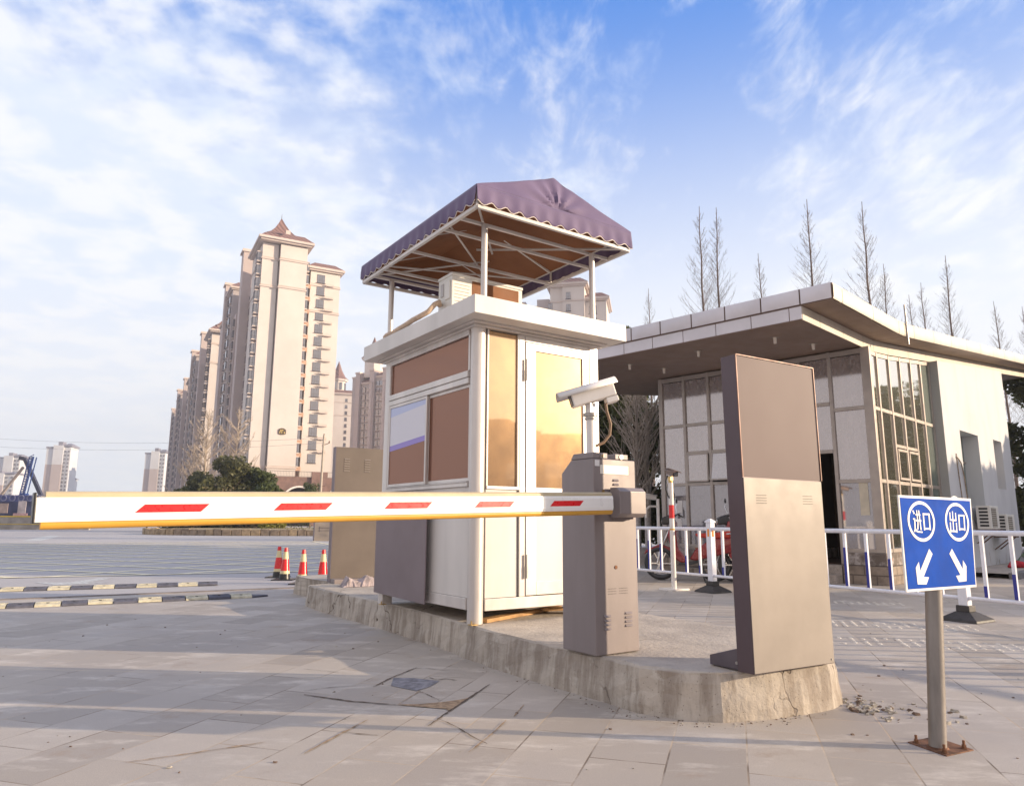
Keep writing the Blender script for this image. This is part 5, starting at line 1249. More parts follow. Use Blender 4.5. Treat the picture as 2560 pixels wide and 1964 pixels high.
# planter island
pi_ = [(-29.6, 60.8), (-29.0, 57.5), (-27.5, 55.6), (-25.8, 54.5), (-21.2, 53.4), (-17, 53.5), (-8, 54.2), (0, 56), (2, 62), (-6, 72), (-26, 76)]
m = MB(); m.add([(x, y, .42) for x, y in pi_], [tuple(range(len(pi_)))]); tag(m.build('planted_island', mat('dry_grass', (.40, .31, .17), .95, 0, .35, .9, .5, 10)), kind='structure')
ke = empty('stone_edging', (-20, 54, 0), 90, 'rough stone block edging round the dry planted island', 'stone edging')
m = MB(); rnd = random.Random(2)
for i in range(len(pi_)-3):
    p, q = np.array(pi_[i]), np.array(pi_[i+1]); L_ = np.linalg.norm(q-p); k = int(L_/.62); d = (q-p)/L_
    for j in range(k):
        a = p+d*(L_*j/k+.02); b = p+d*(L_*(j+1)/k-.02); m = MB(); z = rnd.uniform(.42, .50); m.bar((a[0]+20, a[1]-54, z/2), (b[0]+20, b[1]-54, z/2), .28+rnd.uniform(-.03, .04), z)
        m.build('edging_stone', mat('edging_stone_a', (.36, .27, .17), .9, 0, .3, 3, .5, 20) if rnd.random() < .55 else mat('edging_stone_b', (.26, .20, .145), .9, 0, .3, 3, .5, 20), ke, bev=.03)
pg = crown_pts(.0, .25, 7, 900, 70, 10, .5); o = mesh_quads('grass', quads(pg, .10, 71, .3), LEAFB); o.location = (-16, 58, .42); tag(o, kind='stuff')

# ================================================================ TREES AND BLOCKS OUTSIDE THE FRAME TO THE RIGHT (reflected in the glass, shading the wall)
for i, (x, y, h, r_) in enumerate(((24, 9.5, 4.4, 2.8), (27, 14.5, 5.6, 3.2), (30, 4.0, 5.0, 3.0), (29, 20, 6.3, 3.4), (32, 25.5, 7.6, 3.6), (27.5, 17.4, 5.4, 3.0), (30, 22.8, 6.4, 3.2), (36, 30, 8.4, 4.0))):
    evergreen((x, y, 0), h, r_, 9000, 80+i, ['low evergreen standing off to the right of the gatehouse', 'broad evergreen reflected in the side glazing', 'rounded evergreen reflected in the booth door', 'evergreen reflected beside the broad one', 'tall evergreen far off to the right', 'squat evergreen between the two reflected ones', 'evergreen filling the gap before the tall one', 'tallest evergreen at the far end of the forecourt'][i], 'evergreens across the forecourt', .22, .0)

ob = empty('office_block', (56, -12, 0), 180, 'low brown office block across the forecourt, mirrored in the booth door', 'building')
OBW = mat('brown_office_wall', (.10, .055, .028), .8, 0, .15, .4)
m = MB(); m.box(-22, 3.5, 0, 10, 0, 9.0); m.build('wall', OBW, ob); m = MB(); m.box(3.5, 9, 0, 10, 0, 10.6); m.build('stair_tower', OBW, ob); m = MB(); m.box(9, 34, 0, 10, 0, 8.2); m.build('wall', OBW, ob)
w0 = None
for i in range(14):
    for j in range(2):
        if w0 is None: m = MB(); m.box(-.8, .8, -.05, 0, 0, 1.5); w0 = m.build('window', TGLASS, ob); w0.location = (-20+i*3.8, 0, 1.5+j*3.4)
        else: put(w0, ob, (-20+i*3.8, 0, 1.5+j*3.4))
# ================================================================ TOWERS
CREAMW = mat('cream_tower_wall', (.63, .565, .52), .75, 0, .06, .12)
PINKW = mat('pinkish_tower_wall', (.44, .385, .375), .8, 0, .07, .12)  # own pink of one block; on cream towers, shade put into colour
CORN = mat('tower_cornice', (.58, .49, .44), .7, 0, .06, .2)
def tilem(name, c):
    t = MT(name); t.set(Roughness=.8); w_ = t.n('ShaderNodeTexWave', wave_type='BANDS', bands_direction='DIAGONAL'); w_.inputs['Scale'].default_value = .55; t.l(t.vec((1, 1, 0)), w_.inputs[0])
    t.col(t.mix(w_.outputs[1], [x*.6 for x in c], c)); t.bump(w_.outputs[1], .6, .1); return t.m
TILE = tilem('red_brown_roof_tiles', (.27, .155, .135))
WFR = mat('window_frame_dark', (.10, .085, .09), .5, 0, .1, 5)
RECESS = mat('recess_wall', (.40, .22, .15), .8, 0, .1, .3)  # recess shade and orange sunlight put into the wall colour
def win_obj(w, h, parent, name='window', div=3, face=(1, 0), mt=TGLASS):
    """window with its plane facing local -y; origin bottom centre"""
    m = MB(); m.box(-w/2, w/2, -.04, .02, 0, h, 0)
    f = m.build(name, mt, parent)
    m = MB(); t_ = .045
    for x in [-w/2+t_/2+(w-t_)*k/div for k in range(div+1)]: m.box(x-t_/2, x+t_/2, -.07, -.04, 0, h)
    for z in (0, h*.28, h-t_): m.box(-w/2, w/2, -.068, -.04, z, z+t_)
    m.box(-w/2-.15, w/2+.15, -.20, -.04, -.16, -.03); m.build('frame', WFR, f)
    return f
def hip(m, x0, x1, y0, y1, z, over, h, mi=0, ins=None):
    ins = ins or min(x1-x0, y1-y0)*.30
    m.frustum(((x0+x1)/2, (y0+y1)/2, z), x1-x0+2*over, y1-y0+2*over, x1-x0-2*ins, y1-y0-2*ins, h, mi)
def eave(parent, x0, x1, y0, y1, z, over=1.1):
    m = MB(); m.box(x0-over*.55, x1+over*.55, y0-over*.55, y1+over*.55, z, z+.35); m.box(x0-over, x1+over, y0-over, y1+over, z+.352, z+.85); m.build('eave', CORN, parent)
def tower(P, az, label, detail=2, H=62., name='apartment_tower', group='long row of cream apartment towers', L=68.):
    e = empty(name, P, az, label, 'apartment tower', group)
    # end block, two slabs with a shaded groove
    m = MB(); m.box(0, 3.4, .0, 14, 0, H-.2); m.box(3.7, 9.6, -.9, 14, 0, H-.2); m.box(3.4, 3.7, .9, 13, 0, H-.3); m.build('wall', CREAMW, e)
    for z in (H-3.9, H-10.3, 12.): m = MB(); m.box(-.2, 3.65, -.2, 14, z, z+.28); m.box(3.5, 9.8, -1.1, 13.8, z+.001, z+.281); m.box(-.1, 3.6, -.1, 14, z+.45, z+.6); m.box(3.6, 9.7, -1.0, 13.9, z+.451, z+.601); m.box(.0, 9.6, -.05, 13.8, z+.1, z+.5); m.build('cornice', CORN, e)
    eave(e, -.2, 9.8, -1.1, 13, H, 1.0)
    m = MB(); hip(m, -.2, 3.9, -.2, 13, H+.86, .95, 1.6, ins=.6); hip(m, 3.6, 9.8, -1.1, 13, H+.87, .95, 1.75, ins=.9); r = m.build('roof', TILE, e)
    m = MB(); m.box(1.6, 7.6, 2.5, 9.5, H+2.4, H+3.3); m.build('roof_base', CORN, r)
    m = MB(); c = (4.6, 6.0); prof = [(3.7, 0), (2.6, .9), (1.6, 2.2), (.75, 3.8), (.12, 5.2)]
    for (a, b) in zip(prof, prof[1:]): m.frustum((c[0], c[1], H+3.3+a[1]), 2*a[0], 2*a[0], 2*b[0], 2*b[0], b[1]-a[1])
    m.build('pavilion_roof', TILE, r)
    m = MB(); m.cyl((c[0], c[1], H+8.4), (c[0], c[1], H+9.8), .09, .03, 6); m.build('finial', WFR, r)
    m = MB(); m.box(4.9, 5.9, 1.1, 1.9, H+2.3, H+4.1); m.build('dormer', CORN, r)
    # bays on the left long side and in the recess, one per floor
    fl = [H-4.6-2.97*i for i in range(int((H-14)/2.97))]
    bay = None
    for i, z in enumerate(fl):
        if bay is None:
            m = MB(); m.box(-1.05, 0, .3, 2.6, 0, .22); m.box(-1.05, 0, .3, 2.6, 2.2, 2.42); bay = m.build('bay_window', CORN, e)
            m = MB(); m.box(-.95, -.02, .42, 2.5, .22, 2.2); m.build('pane', TGLASS, bay)
            m = MB()
            for x in (-.96, -.5, -.06): m.box(x, x+.05, .385, .42, .22, 2.2)
            for y in (.42, 1.1, 1.8, 2.45): m.box(-.985, -.95, y, y+.05, .22, 2.2)
            m.box(-.97, -.02, .385, .42, .75, .80); m.build('frame', WFR, bay)
            bay.location = (0, 0, z)
        else: put(bay, e, (0, 0, z))
        b2 = put(bay, e, (10.65, .9, z-.3))
    # recess between block and wing
    m = MB(); m.box(9.6, 11.4, 4.2, 14, 0, H-6); m.build('recess_wall', RECESS, e)
    m = MB()
    for z in fl[1:]: m.box(9.62, 11.2, 1.6, 4.15, z-1.0, z-.1)
    m.build('balcony', mat('balcony_front', (.48, .30, .21), .7), e)
    # wing
    m = MB(); m.box(11.2, 18.0, 2.2, 13.5, 0, H-4.2); m.build('wing_wall', CREAMW, e)
    for z in (H-7.6, H-13.9): m = MB(); m.box(11.05, 18.15, 2.0, 13.6, z, z+.28); m.box(11.1, 18.1, 2.1, 13.5, z+.45, z+.6); m.box(11.15, 18.05, 2.15, 13.5, z+.2, z+.5); m.build('cornice', CORN, e)
    eave(e, 11.2, 18., 2.2, 13.5, H-4.0, .9)
    m = MB(); hip(m, 11.2, 18., 2.2, 13.5, H-3.14, .85, 1.5, ins=1.0); m.build('roof', TILE, e)
    w0 = None; zw = H-6.7
    while zw > 12:
        if w0 is None: w0 = win_obj(1.75, 1.95, e); w0.location = (13.6, 2.18, zw)
        else: put(w0, e, (13.6, 2.18, zw))
        zw -= 2.97
    lg = None; zw = H-9.6
    while zw > 12:
        if lg is None:
            m = MB(); m.box(0, 1.9, -.7, 0, 0, .14); m.box(0, 1.9, -.7, -.66, .142, .5); m.box(1.84, 1.9, -.66, 0, .142, .5); m.box(-1.2, 0, -.22, 0, .02, .14); lg = m.build('air_conditioner_ledge', CORN, e); lg.location = (14.6, 2.2, zw+2.2)
        else: put(lg, e, (14.6, 2.2, zw+2.2))
        zw -= 2.97
    # long left side: stepped blocks, stacks and window columns running back
    blocks = [(14, 20, .9, H-6, 0), (20, 23.5, -1.4, H+4.3, 2), (23.5, 33, .6, H-2.5, 1), (33, 37, -.6, H-8, 0), (37, 46, -1.3, H-.6, 1), (46, 49, -2.2, H+3.2, 2), (49, 60, -.2, H-3.4, 1), (60, 64, -1.0, H-5, 2), (64, L, .6, H-8.5, 1)]
    wp = None
    for k, (ya, yb, x, h, rt) in enumerate(blocks):
        m = MB(); m.box(x, 12, ya+.01, yb-.01, 0, h); m.build('side_block', PINKW if k % 2 == 0 else mat('pink_shade_tower_wall_b', (.50, .415, .39), .8, 0, .07, .12), e)  # shaded side of the cream tower painted into these walls
        if rt == 1:
            eave(e, x, 11.9, ya+.1, yb-.1, h, .8); m = MB(); hip(m, x, 12, ya+.1, yb-.1, h+.86, .75, 1.8, ins=1.4); m.build('roof', TILE, e)
        elif rt == 2:
            m = MB(); m.box(x-.4, 3.5, ya-.3, yb+.3, h, h+.45); m.box(x-.25, 3.4, ya-.1, yb+.1, h+.451, h+.75); m.build('stack_cap', CORN, e)
        nwin = 1 if yb-ya < 5 else 2
        for c in range(nwin):
            yc = ya+(yb-ya)*(c+.5)/nwin
            if rt == 2: continue
            if detail > 1 or c == 0:
                m = MB()
                for i in range(int((h-14)/2.97)):
                    z = h-3.4-2.97*i; m.box(x-.5, x-.01, yc-1.05, yc+1.05, z-.15, z); m.box(x-.5, x-.01, yc-1.05, yc+1.05, z+2.0, z+2.12)
                o = m.build('bay_ledges', CORN, e); o['kind'] = 'stuff'
                m = MB()
                for i in range(int((h-14)/2.97)):
                    z = h-3.4-2.97*i; m.box(x-.42, x-.01, yc-.95, yc+.95, z, z+2.0)
                o = m.build('bay_glass', TGLASS, e); o['kind'] = 'stuff'
    return e
A0 = np.array([-55.3, 150, 0]); AD = Dz(-28.6)
tA = tower(tuple(A0), 61.4, 'nearest and tallest cream apartment tower with a pointed brown roof')
em = MB(); em.prism([(5.55, -.93, 19.4), (6.05, -.93, 19.2), (6.65, -.93, 19.2), (7.15, -.93, 19.4), (7.15, -.93, 20.3), (6.65, -.93, 20.6), (6.05, -.93, 20.6), (5.55, -.93, 20.3)], (0, -.12, 0)); emo = em.build('wall_emblem', mat('dark_bronze', (.10, .07, .04), .5, .4), tA)
em = MB(); em.prism([(5.75, -1.055, 19.5), (6.0, -1.055, 20.3), (6.12, -1.055, 20.3), (5.9, -1.055, 19.5)], (0, -.02, 0)); em.prism([(6.2, -1.055, 19.5), (6.2, -1.055, 20.25), (6.6, -1.055, 20.25), (6.6, -1.055, 20.1), (6.35, -1.055, 20.1), (6.35, -1.055, 19.5)], (0, -.02, 0)); em.prism([(6.75, -1.055, 19.5), (6.75, -1.055, 19.8), (6.95, -1.055, 19.8), (6.95, -1.055, 19.5)], (0, -.02, 0)); em.build('emblem_mark', mat('gold', (.75, .55, .2), .4, .6), emo)
def ctower(Lm, lb, s=1.0, dx=0):
    c = copy_tree(tA); P = A0 + AD*Lm + Dz(61.4)*dx; c.location = tuple(P); c.scale = (1, 1, s); c['label'] = lb
    for ch in list(c.children):
        if ch.name.startswith('wall_emblem'):
            for g_ in list(ch.children): bpy.data.objects.remove(g_)
            bpy.data.objects.remove(ch)
    return c
ctower(82, 'second tower of the row, its lit end wall showing just left of the nearest tower', .97, -1.5)
ctower(158, 'third tower of the row, a step down in the skyline', .93, -1.0)
ctower(232, 'farthest tower of the row, lowest at the left end of the skyline', .95, 1)
# tower with a turret beside it, pink block behind the booth, block behind the awning
def simple_tower(P, az, w, d, H, label, roofk='turret', wall=CREAMW, wins=(), group='blocks behind the guard booth', wsz=(1.0, 1.5), rows=14, side=None):
    e = empty('apartment_tower', P, az, label, 'apartment tower', group)
    m = MB(); m.box(0, w, 0, d, 0, H); m.build('wall', wall, e)
    m = MB()
    for z in (H-3.6, H-9.8): m.box(-.2, w+.2, -.2, d+.2, z, z+.3)
    m.build('cornice', CORN, e)
    eave(e, 0, w, 0, d, H, .9); m = MB(); hip(m, 0, w, 0, d, H+.86, .85, 1.6, ins=1.0); m.build('roof', TILE, e)
    w0 = None
    for (x) in wins:
        for i in range(rows):
            z = H-3.2-2.97*i
            if z < 3: break
            if w0 is None: w0 = win_obj(wsz[0], wsz[1], e, div=2); w0.location = (x, -.02, z)
            else: put(w0, e, (x, -.02, z))
    if roofk == 'turret':
        c = (w*.35, d*.4)
        m = MB(); m.lathe((c[0], c[1], H+1.5), [(4.2, 0), (4.2, 1.0), (3.5, 1.1), (3.5, 5.6), (4.4, 5.8), (4.8, 6.6)], 8); t_ = m.build('turret', CREAMW, e)
        m = MB(); m.lathe((c[0], c[1], H+8.1), [(4.9, 0), (3.2, 1.6), (1.6, 4.6), (.1, 9.0)], 8); m.build('turret_roof', TILE, t_)
        m = MB()
        for k in range(8):
            a = k*math.pi/4+math.pi/8; m.bar((c[0]+3.3*math.cos(a), c[1]+3.3*math.sin(a), H+3.0), (c[0]+3.3*math.cos(a), c[1]+3.3*math.sin(a), H+6.4), 1.1, 1.1)
        m.build('turret_windows', TGLASS, t_)
    if side:   # bays down the left side
        for (ya, x, h) in side:
            m = MB(); m.box(x, w, ya, ya+4, 0, h); m.build('side_block', PINKW, e)
    return e
d = 327; simple_tower((-.262*d, d, 0), 75, 13, 14, 59., 'slim cream block with a pointed turret right of the nearest tower', 'turret', CREAMW, (8.6, 12.0), wsz=(1.1, 1.5), rows=16)
# pink block with bays
d = 285; e = empty('apartment_tower', (-.2275*d, d, 0), 122, 'pink block of stacked bays partly hidden by the guard booth', 'apartment tower', 'blocks behind the guard booth')
x = 0; rnd = random.Random(9); k = 0; bayp = None
for wd_, dp_, hh2 in ((2.6, 0, 58), (2.2, -.9, 59.5), (5.4, .5, 55), (2.4, -1.0, 60), (4.5, .3, 57), (2.4, -1.0, 60), (5.4, .5, 55), (2.4, -1, 60), (6, .4, 57), (3, -1, 60), (6, .4, 57)):
    m = MB(); m.box(x+.01, x+wd_-.01, dp_, 14, 0, hh2); m.build('side_block', PINKW if dp_ > -.5 else MATS['pink_shade_tower_wall_b'], e)
    if wd_ > 4:
        eave(e, x+.3, x+wd_-.3, dp_, 12, hh2, .5); m = MB(); hip(m, x, x+wd_, dp_, 13, hh2+.86, .4, 1.4, ins=1); m.build('roof', TILE, e)
        for i in range(15):
            for cx_ in (x+wd_*.28, x+wd_*.72):
                z = hh2-3.2-2.97*i
                if bayp is None:
                    m = MB(); m.box(-.95, .95, -.6, 0, -.15, 0); m.box(-.95, .95, -.6, 0, 1.95, 2.05); m.box(-.95, .95, -.02, 0, 0, 1.95); bayp = m.build('bay_window', CORN, e); m = MB(); m.box(-.85, .85, -.5, 0, 0, 1.95); m.build('pane', TGLASS, bayp); bayp.location = (cx_, dp_, z)
                else: put(bayp, e, (cx_, dp_, z))
    else:
        m = MB(); m.box(x-.2, x+wd_+.2, dp_-.25, 4, hh2, hh2+.6); m.build('stack_cap', CORN, e)
        if 1 < k: 
            m = MB(); m.cyl((x+wd_/2, dp_-.1, 10), (x+wd_/2, dp_-.1, hh2-5), .8, n=12); m.cyl((x+wd_/2, dp_-.1, hh2-5), (x+wd_/2, dp_-.1, hh2-4.6), 1., n=12); m.build('round_shaft', MATS['pink_shade_tower_wall_b'], e)
    x += wd_; k += 1
m = MB(); m.lathe((6.5, 5, 58), [(4.6, 0), (4.6, 2), (3.6, 2.2), (3.6, 7.4), (4.6, 7.7), (5.0, 8.6)], 8); t_ = m.build('turret', CREAMW, e)
m = MB(); m.lathe((6.5, 5, 66.6), [(5.1, 0), (3.4, 1.6), (1.6, 4.6), (.1, 9.0)], 8); m.build('turret_roof', TILE, t_)
# block behind the awning
d = 163
def sblock():
    e = empty('apartment_tower', (.0545*d, d, 0), 101, 'cream block with brown hipped roofs seen under the awning, right of the air conditioner', 'apartment tower', 'blocks behind the guard booth')
    H = 56.
    m = MB(); m.box(0, 3.0, .6, 12, 0, H); m.box(3.0, 8.2, 0, 12, 0, H-.01); m.build('wall', CREAMW, e)
    m = MB(); m.box(-.15, 3.0, .4, 12, H-3.6, H-3.3); m.build('cornice', CORN, e); m = MB(); m.box(3.001, 8.35, -.2, 12, H-3.61, H-3.31); m.build('cornice', CORN, e)
    eave(e, -.1, 8.3, 0, 12, H, .8); m = MB(); hip(m, -.1, 8.3, 0, 12, H+.86, .8, 1.6, ins=1.2); m.build('roof', TILE, e)
    w0 = win_obj(1.0, 1.6, e, div=2); w0.location = (4.4, -.02, H-3.0)
    for i in range(1, 6): put(w0, e, (4.4, -.02, H-3.0-2.97*i))
    for i in range(5): put(w0, e, (-.0, .55, H-5.4-2.97*i))
    m = MB(); m.box(8.2, 13.2, 1.6, 12, 0, H-3.5); m.build('wing_wall', CREAMW, e)
    eave(e, 8.4, 13.2, 1.6, 12, H-3.4, .8); m = MB(); hip(m, 8.4, 13.2, 1.6, 12, H-2.54, .8, 1.5, ins=1.1); m.build('roof', TILE, e)
    w1 = win_obj(1.75, 1.95, e); w1.location = (10.0, 1.58, H-6.5)
    for i in range(1, 4): put(w1, e, (10.0, 1.58, H-6.5-2.97*i))
    x = 0
    for i in range(6):
        m = MB(); m.box(-3.4-i*3.0, -.4-i*3.0+.0, 2+i*.6, 14, 0, H-2.2-(i % 2)*1.4); m.build('side_block', CREAMW if i % 2 else PINKW, e)
        for j in range(4): put(w0, e, (-1.9-i*3.0, 1.97+i*.6, H-6.2-2.97*j))
    return e
sblock()
# far pale towers on the left
FW = mat('far_tower_white', (.62, .62, .64), .8, 0, .05, .1); FB = mat('far_tower_beige', (.46, .39, .37), .8, 0, .05, .1)
def far(P, w, d, H, lb, az=78, zsplit=.72):
    e = empty('distant_tower', P, az, lb, 'apartment tower', 'pale distant towers on the left')
    m = MB(); m.box(0, w*.28, 0, d, 0, H*zsplit); m.box(w*.30, w*.72, -1.2, d, 0, H*zsplit+.1); m.build('lower_wall', FB, e)
    m = MB(); m.box(0, w*.28, .02, d, H*zsplit, H*.93); m.box(w*.30, w*.72, -1.15, d, H*zsplit+.1, H*.97); m.box(w*.72, w, .4, d, 0, H*.95); m.build('upper_wall', FW, e)
    m = MB(); m.box(-.4, w*.3, -.4, d, H*.93, H*.95); m.box(w*.68, w+.8, -.8, d+.8, H*.955, H*.975); m.frustum((w*.84, d/2, H*.975), w*.42, d*.8, w*.12, d*.3, H*.03); m.box(w*.42, w*.6, 2, d*.6, H*.97, H*1.02); m.build('roof', mat('slate_roof', (.24, .23, .27), .7), e)
    w0 = None; 
    for i in range(int(H*.92/3)):
        for x in (w*.78, w*.93):
            if w0 is None: m = MB(); m.box(-w*.035, w*.035, -.5, 0, 0, 1.8, 0); w0 = m.build('window', TGLASS, e); w0.location = (x, .4, 2+i*3); m = MB(); m.box(-w*.05, w*.05, -.8, 0, -.35, 0); m.build('balcony', FW, w0)
            else: put(w0, e, (x, .4, 2+i*3))
    return e
far((-.652*560, 560, 0), 17, 16, 60.5, 'lone distant tower with a white top, between the crane and the tower pair')
far((-.6215*600, 600, 0), 6, 10, 36, 'low distant block tucked against the right side of the lone distant tower')
far((-.513*560, 560, 0), 14.5, 15, 56, 'distant tower, left one of the pair beside the long tower row')
far((-.4875*590, 590, 0), 11, 14, 53, 'distant tower, right one of the pair, touching the long tower row')
far((-.719*540, 540, 0), 15, 16, 50, 'distant tower at the left edge, the taller one behind the crane')
far((-.742*500, 500, 0), 22, 16, 34, 'distant tower at the left edge, the lower one in front')
# ================================================================ PODIUM WALL WITH ARCHES
pw = empty('arched_wall', tuple(A0 + Dz(61.4)*2 - AD*9), 61.4, 'brown podium wall with white arches and a dark railing at the foot of the nearest tower', 'wall')
BRW = mat('brown_brick_podium', (.19, .115, .095), .85, 0, .2, .8)
m = MB(); m.box(-6, 34, 0, 6, 8.4, 9.9); Xs = [-6, 2.6, 11.4, 20.2, 29.0]
for x in Xs: m.box(x-.9, x+.9, 0, 6, 0, 8.4)
m.box(9.2, 12.4, -.6, 0, 0, 11.0)
m.build('wall', BRW, pw)
for a, b in zip(Xs, Xs[1:]):
    cx_, r_ = (a+b)/2, (b-a)/2-.9; K = 16
    m = MB(); vs = []
    for i in range(K+1):
        t_ = math.pi*i/K; c_, s_ = math.cos(t_), math.sin(t_)
        vs += [(cx_+(r_-.02)*c_, -.12, 5.0+(3.1)*s_), (cx_+(r_-.4)*c_, -.12, 5.0+(2.75)*s_), (cx_+(r_-.02)*c_, .1, 5.0+3.1*s_), (cx_+(r_-.4)*c_, .1, 5.0+2.75*s_)]
    fs = []
    for i in range(K):
        o4 = 4*i; fs += [(o4, o4+1, o4+5, o4+4), (o4+2, o4+6, o4+7, o4+3), (o4, o4+4, o4+6, o4+2), (o4+1, o4+3, o4+7, o4+5)]
    m.add(vs, fs); m.build('arch_trim', mat('white_trim', (.68, .62, .58), .7), pw)
    m = MB(); vs = []; 
    top_ = [(cx_+r_*math.cos(math.pi*i/K), .0, 5+3.1*math.sin(math.pi*i/K)) for i in range(K+1)]
    for i in range(K): m.prism([top_[i], top_[i+1], (top_[i+1][0], 0, 8.4), (top_[i][0], 0, 8.4)], (0, .8, 0))
    m.build('spandrel', BRW, pw)
    m = MB(); m.box(a+.9, b-.9, 5.5, 5.6, 0, 8.4); m.build('back_wall', mat('podium_back', (.10, .07, .06), .9), pw)
m = MB(); m.box(-6, 34, -.05, .05, 10.95, 11.03); m.box(-6, 34, -.05, .05, 9.95, 10.0)
for i in range(134): m.box(-6+i*.3, -6+i*.3+.035, -.02, .02, 10, 10.95)
m.build('railing', WFR, pw)
# ================================================================ POLE, WIRES
Yp = 80; up_ = empty('utility_pole', (-.2655*Yp, Yp, 0), 90, 'slim concrete utility pole in front of the nearest tower', 'utility pole')
m = MB(); m.cyl((0, 0, 0), (.1, 0, .12*Yp+1.0), .17, .11, 12); m.build('pole', mat('pole_concrete', (.42, .36, .30), .8), up_, smooth=True)
m = MB(); m.bar((-.1, 0, 9.4), (.75, 0, 9.7), .06); m.cyl((.1, 0, 10.4), (.1, 0, 10.75), .09, .05, 8); m.cyl((.72, 0, 9.7), (.72, 0, 9.95), .08, .05, 8); m.bar((-1.1, 0, 4.9), (.5, 0, 4.9), .04); m.build('insulator_arm', RUST, up_)
WIREM = mat('wire_grey', (.25, .25, .28), .5)
for z0, z1, lb in ((10.3, 14.2, 'upper thin power line crossing the sky at the left'), (9.7, 12.9, 'lower thin power line crossing the sky at the left')):
    a = np.array([-.2655*Yp, Yp, z0]); b = np.array([-92, 104, z1]); m = MB()
    m.tube([tuple(a+(b-a)*t_-np.array([0, 0, 4*1.3*t_*(1-t_)])) for t_ in np.linspace(0, 1, 18)], .013, 4); tag(m.build('power_line', WIREM), lb, 'power line', 'power lines')
# ================================================================ CONSTRUCTION SITE AT THE LEFT
Yw = 80
lw = empty('low_wall', (-66, Yw, 0), 90, 'low grey concrete wall with two thin yellow lines at the left edge of the road', 'wall')
m = MB(); m.box(-12, 19.5, 0, .35, 0, 1.42); m.build('wall', mat('wall_concrete', (.36, .33, .30), .9, 0, .3, .5), lw)
m = MB(); m.box(-12, 19.5, -.03, 0, 1.36, 1.5); m.build('yellow_line', mat('yellow_line_paint', (.62, .45, .04), .5), lw)
m = MB(); m.box(-12, 19.5, -.03, 0, .55, .62); m.build('yellow_line', MATS['yellow_line_paint'], lw)
hb = empty('hoarding', (-66, Yw+2.5, 0), 90, 'dark blue construction hoarding with coloured posters above the low wall', 'hoarding')
m = MB(); m.box(-12, 17, 0, .2, 0, 3.9); m.v = [(x, y, min(z, 3.1)) for x, y, z in m.v]; m.build('panel', mat('hoarding_blue', (.055, .065, .14), .7, 0, .3, .6), hb)
rnd = random.Random(12)
for i, (x, z, w, h, c) in enumerate(((4.0, 1.6, 2.0, 2.4, (.45, .10, .22)), (8.0, 1.8, 1.2, 1.1, (.38, .30, .28)), (10.2, 1.7, .9, 1.5, (.45, .40, .42)), (12.6, 1.6, 1.3, 2.2, (.62, .55, .46)), (10.1, 1.5, 1.6, .3, (.50, .32, .34)), (6.2, 2.4, .9, 1.3, (.30, .16, .30)), (14.6, 1.8, 1.2, 1.0, (.14, .17, .36)))):
    m = MB(); m.box(x-w/2, x+w/2, -.06-.002*i, 0, z, z+h); m.build('poster', mat('poster_%d' % i, c, .7, 0, .25, 1.2), hb)
for k in range(9):
    m = MB(); m.lathe((0, 0, 0), [(.26, -.04), (.36, -.04), (.36, .04), (.26, .04)], 18, cap=False); m.v = [(5.0+k*1.0+x, -.06+z, 3.5+y*1.0) for x, y, z in m.v]; m.build('scroll_ornament', mat('ornament_pale', (.20, .21, .34), .6), hb)
m = MB(); m.box(-12, 17, -.0, .15, 3.1, 3.85); m.build('upper_panel', mat('hoarding_upper', (.10, .12, .27), .7, 0, .3, .8), hb)
rgp = (-.672*92, 92, 0)
rg_ = empty('piling_rig', rgp, 90, 'blue piling rig with a lattice mast behind the hoarding', 'piling rig')
BLM = mat('rig_blue', (.025, .06, .22), .5, 0, .15, 3)
m = MB()
for (sx_, sy_) in ((-.28, -.28), (.28, -.28), (.28, .28), (-.28, .28)): m.bar((sx_-1.0, sy_, 0), (sx_+.2, sy_, 9.0), .10)
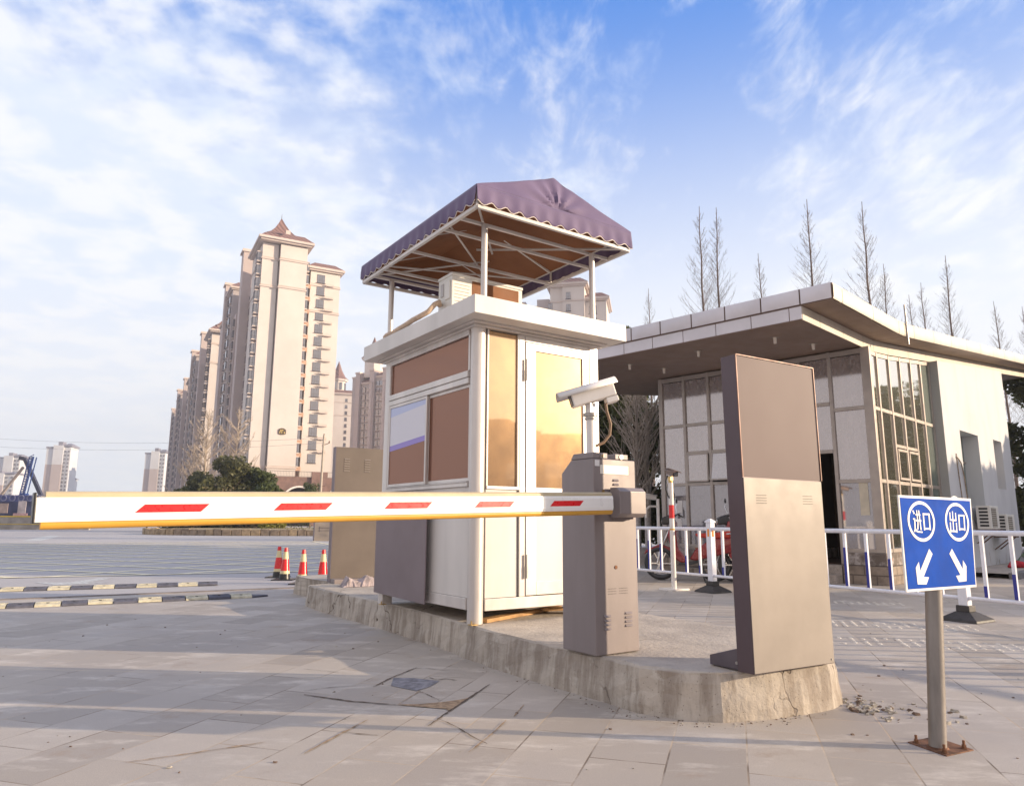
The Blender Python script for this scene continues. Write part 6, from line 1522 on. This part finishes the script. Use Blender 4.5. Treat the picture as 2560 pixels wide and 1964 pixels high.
for i in range(16):
    z = 4.2+i*.32; f = z/9.0*1.2-1.0; m.bar((f-.28, -.28, z), (f+.28, -.28, z+.3), .07); m.bar((f-.28, -.28, z), (f+.28, -.28, z), .07)
m.bar((-1.0, 0, 0), (-.35, 0, 4.4), .75); m.build('mast', BLM, rg_)
m = MB(); m.box(-3.2, 1.2, -1.2, 1.2, .9, 3.0); m.box(-3.4, 1.3, -1.4, -1.0, 0, .9); m.box(-3.4, 1.3, 1.0, 1.4, 0, .9); m.build('body', BLM, rg_, bev=.1)
cr_ = empty('mobile_crane', (-.664*96, 96, 0), 90, 'mobile crane with a dark folded boom next to the piling rig', 'crane')
m = MB(); m.bar((2.3, 0, 2.2), (-1.6, 0, 9.1), .42); m.bar((-1.6, 0, 9.1), (-2.3, 0, 9.2), .5); m.build('boom', mat('crane_dark', (.05, .055, .09), .5), cr_)
m = MB(); m.bar((-1.7, 0, 8.0), (-5.3, 0, 2.6), .26); m.build('strut', mat('crane_tan', (.32, .27, .24), .6), cr_)
m = MB(); m.box(-2, 4, -1.3, 1.3, .8, 2.4); m.box(-2.2, 4.2, -1.4, 1.4, .3, .8); m.build('body', MATS['crane_dark'], cr_, bev=.08)
# small far cabinet beyond the cones
fc = empty('utility_cabinet', (-10.9, 40.3, 0), 62, 'beige roadside cabinet standing beyond the cones', 'cabinet')
m = MB(); m.box(0, .85, 0, .3, 0, 1.85); m.build('cabinet_body', CABM, fc); m = MB(); m.box(.2, .85, -.01, 0, .55, .58); m.box(.2, .85, -.01, 0, .70, .73); m.box(.25, .28, -.012, -.002, .5, .8); m.build('grille', WFR, fc)
m = MB(); m.box(-.006, 0, 0, .3, 0, 1.85); m.build('side_panel', BOARD, fc)
# ground beyond

# ================================================================ HAZE
m = MB(); m.box(-560, 240, -75, 680, -1, 84)
t = MT('haze'); t.nt.nodes.remove(t.b); pv = t.n('ShaderNodeVolumePrincipled'); pv.inputs['Color'].default_value = (.86, .90, 1, 1); pv.inputs['Density'].default_value = .00055; pv.inputs['Anisotropy'].default_value = .2
t.l(pv.outputs[0], t.nt.nodes['Material Output'].inputs['Volume'])
tag(m.build('haze', t.m), kind='stuff')
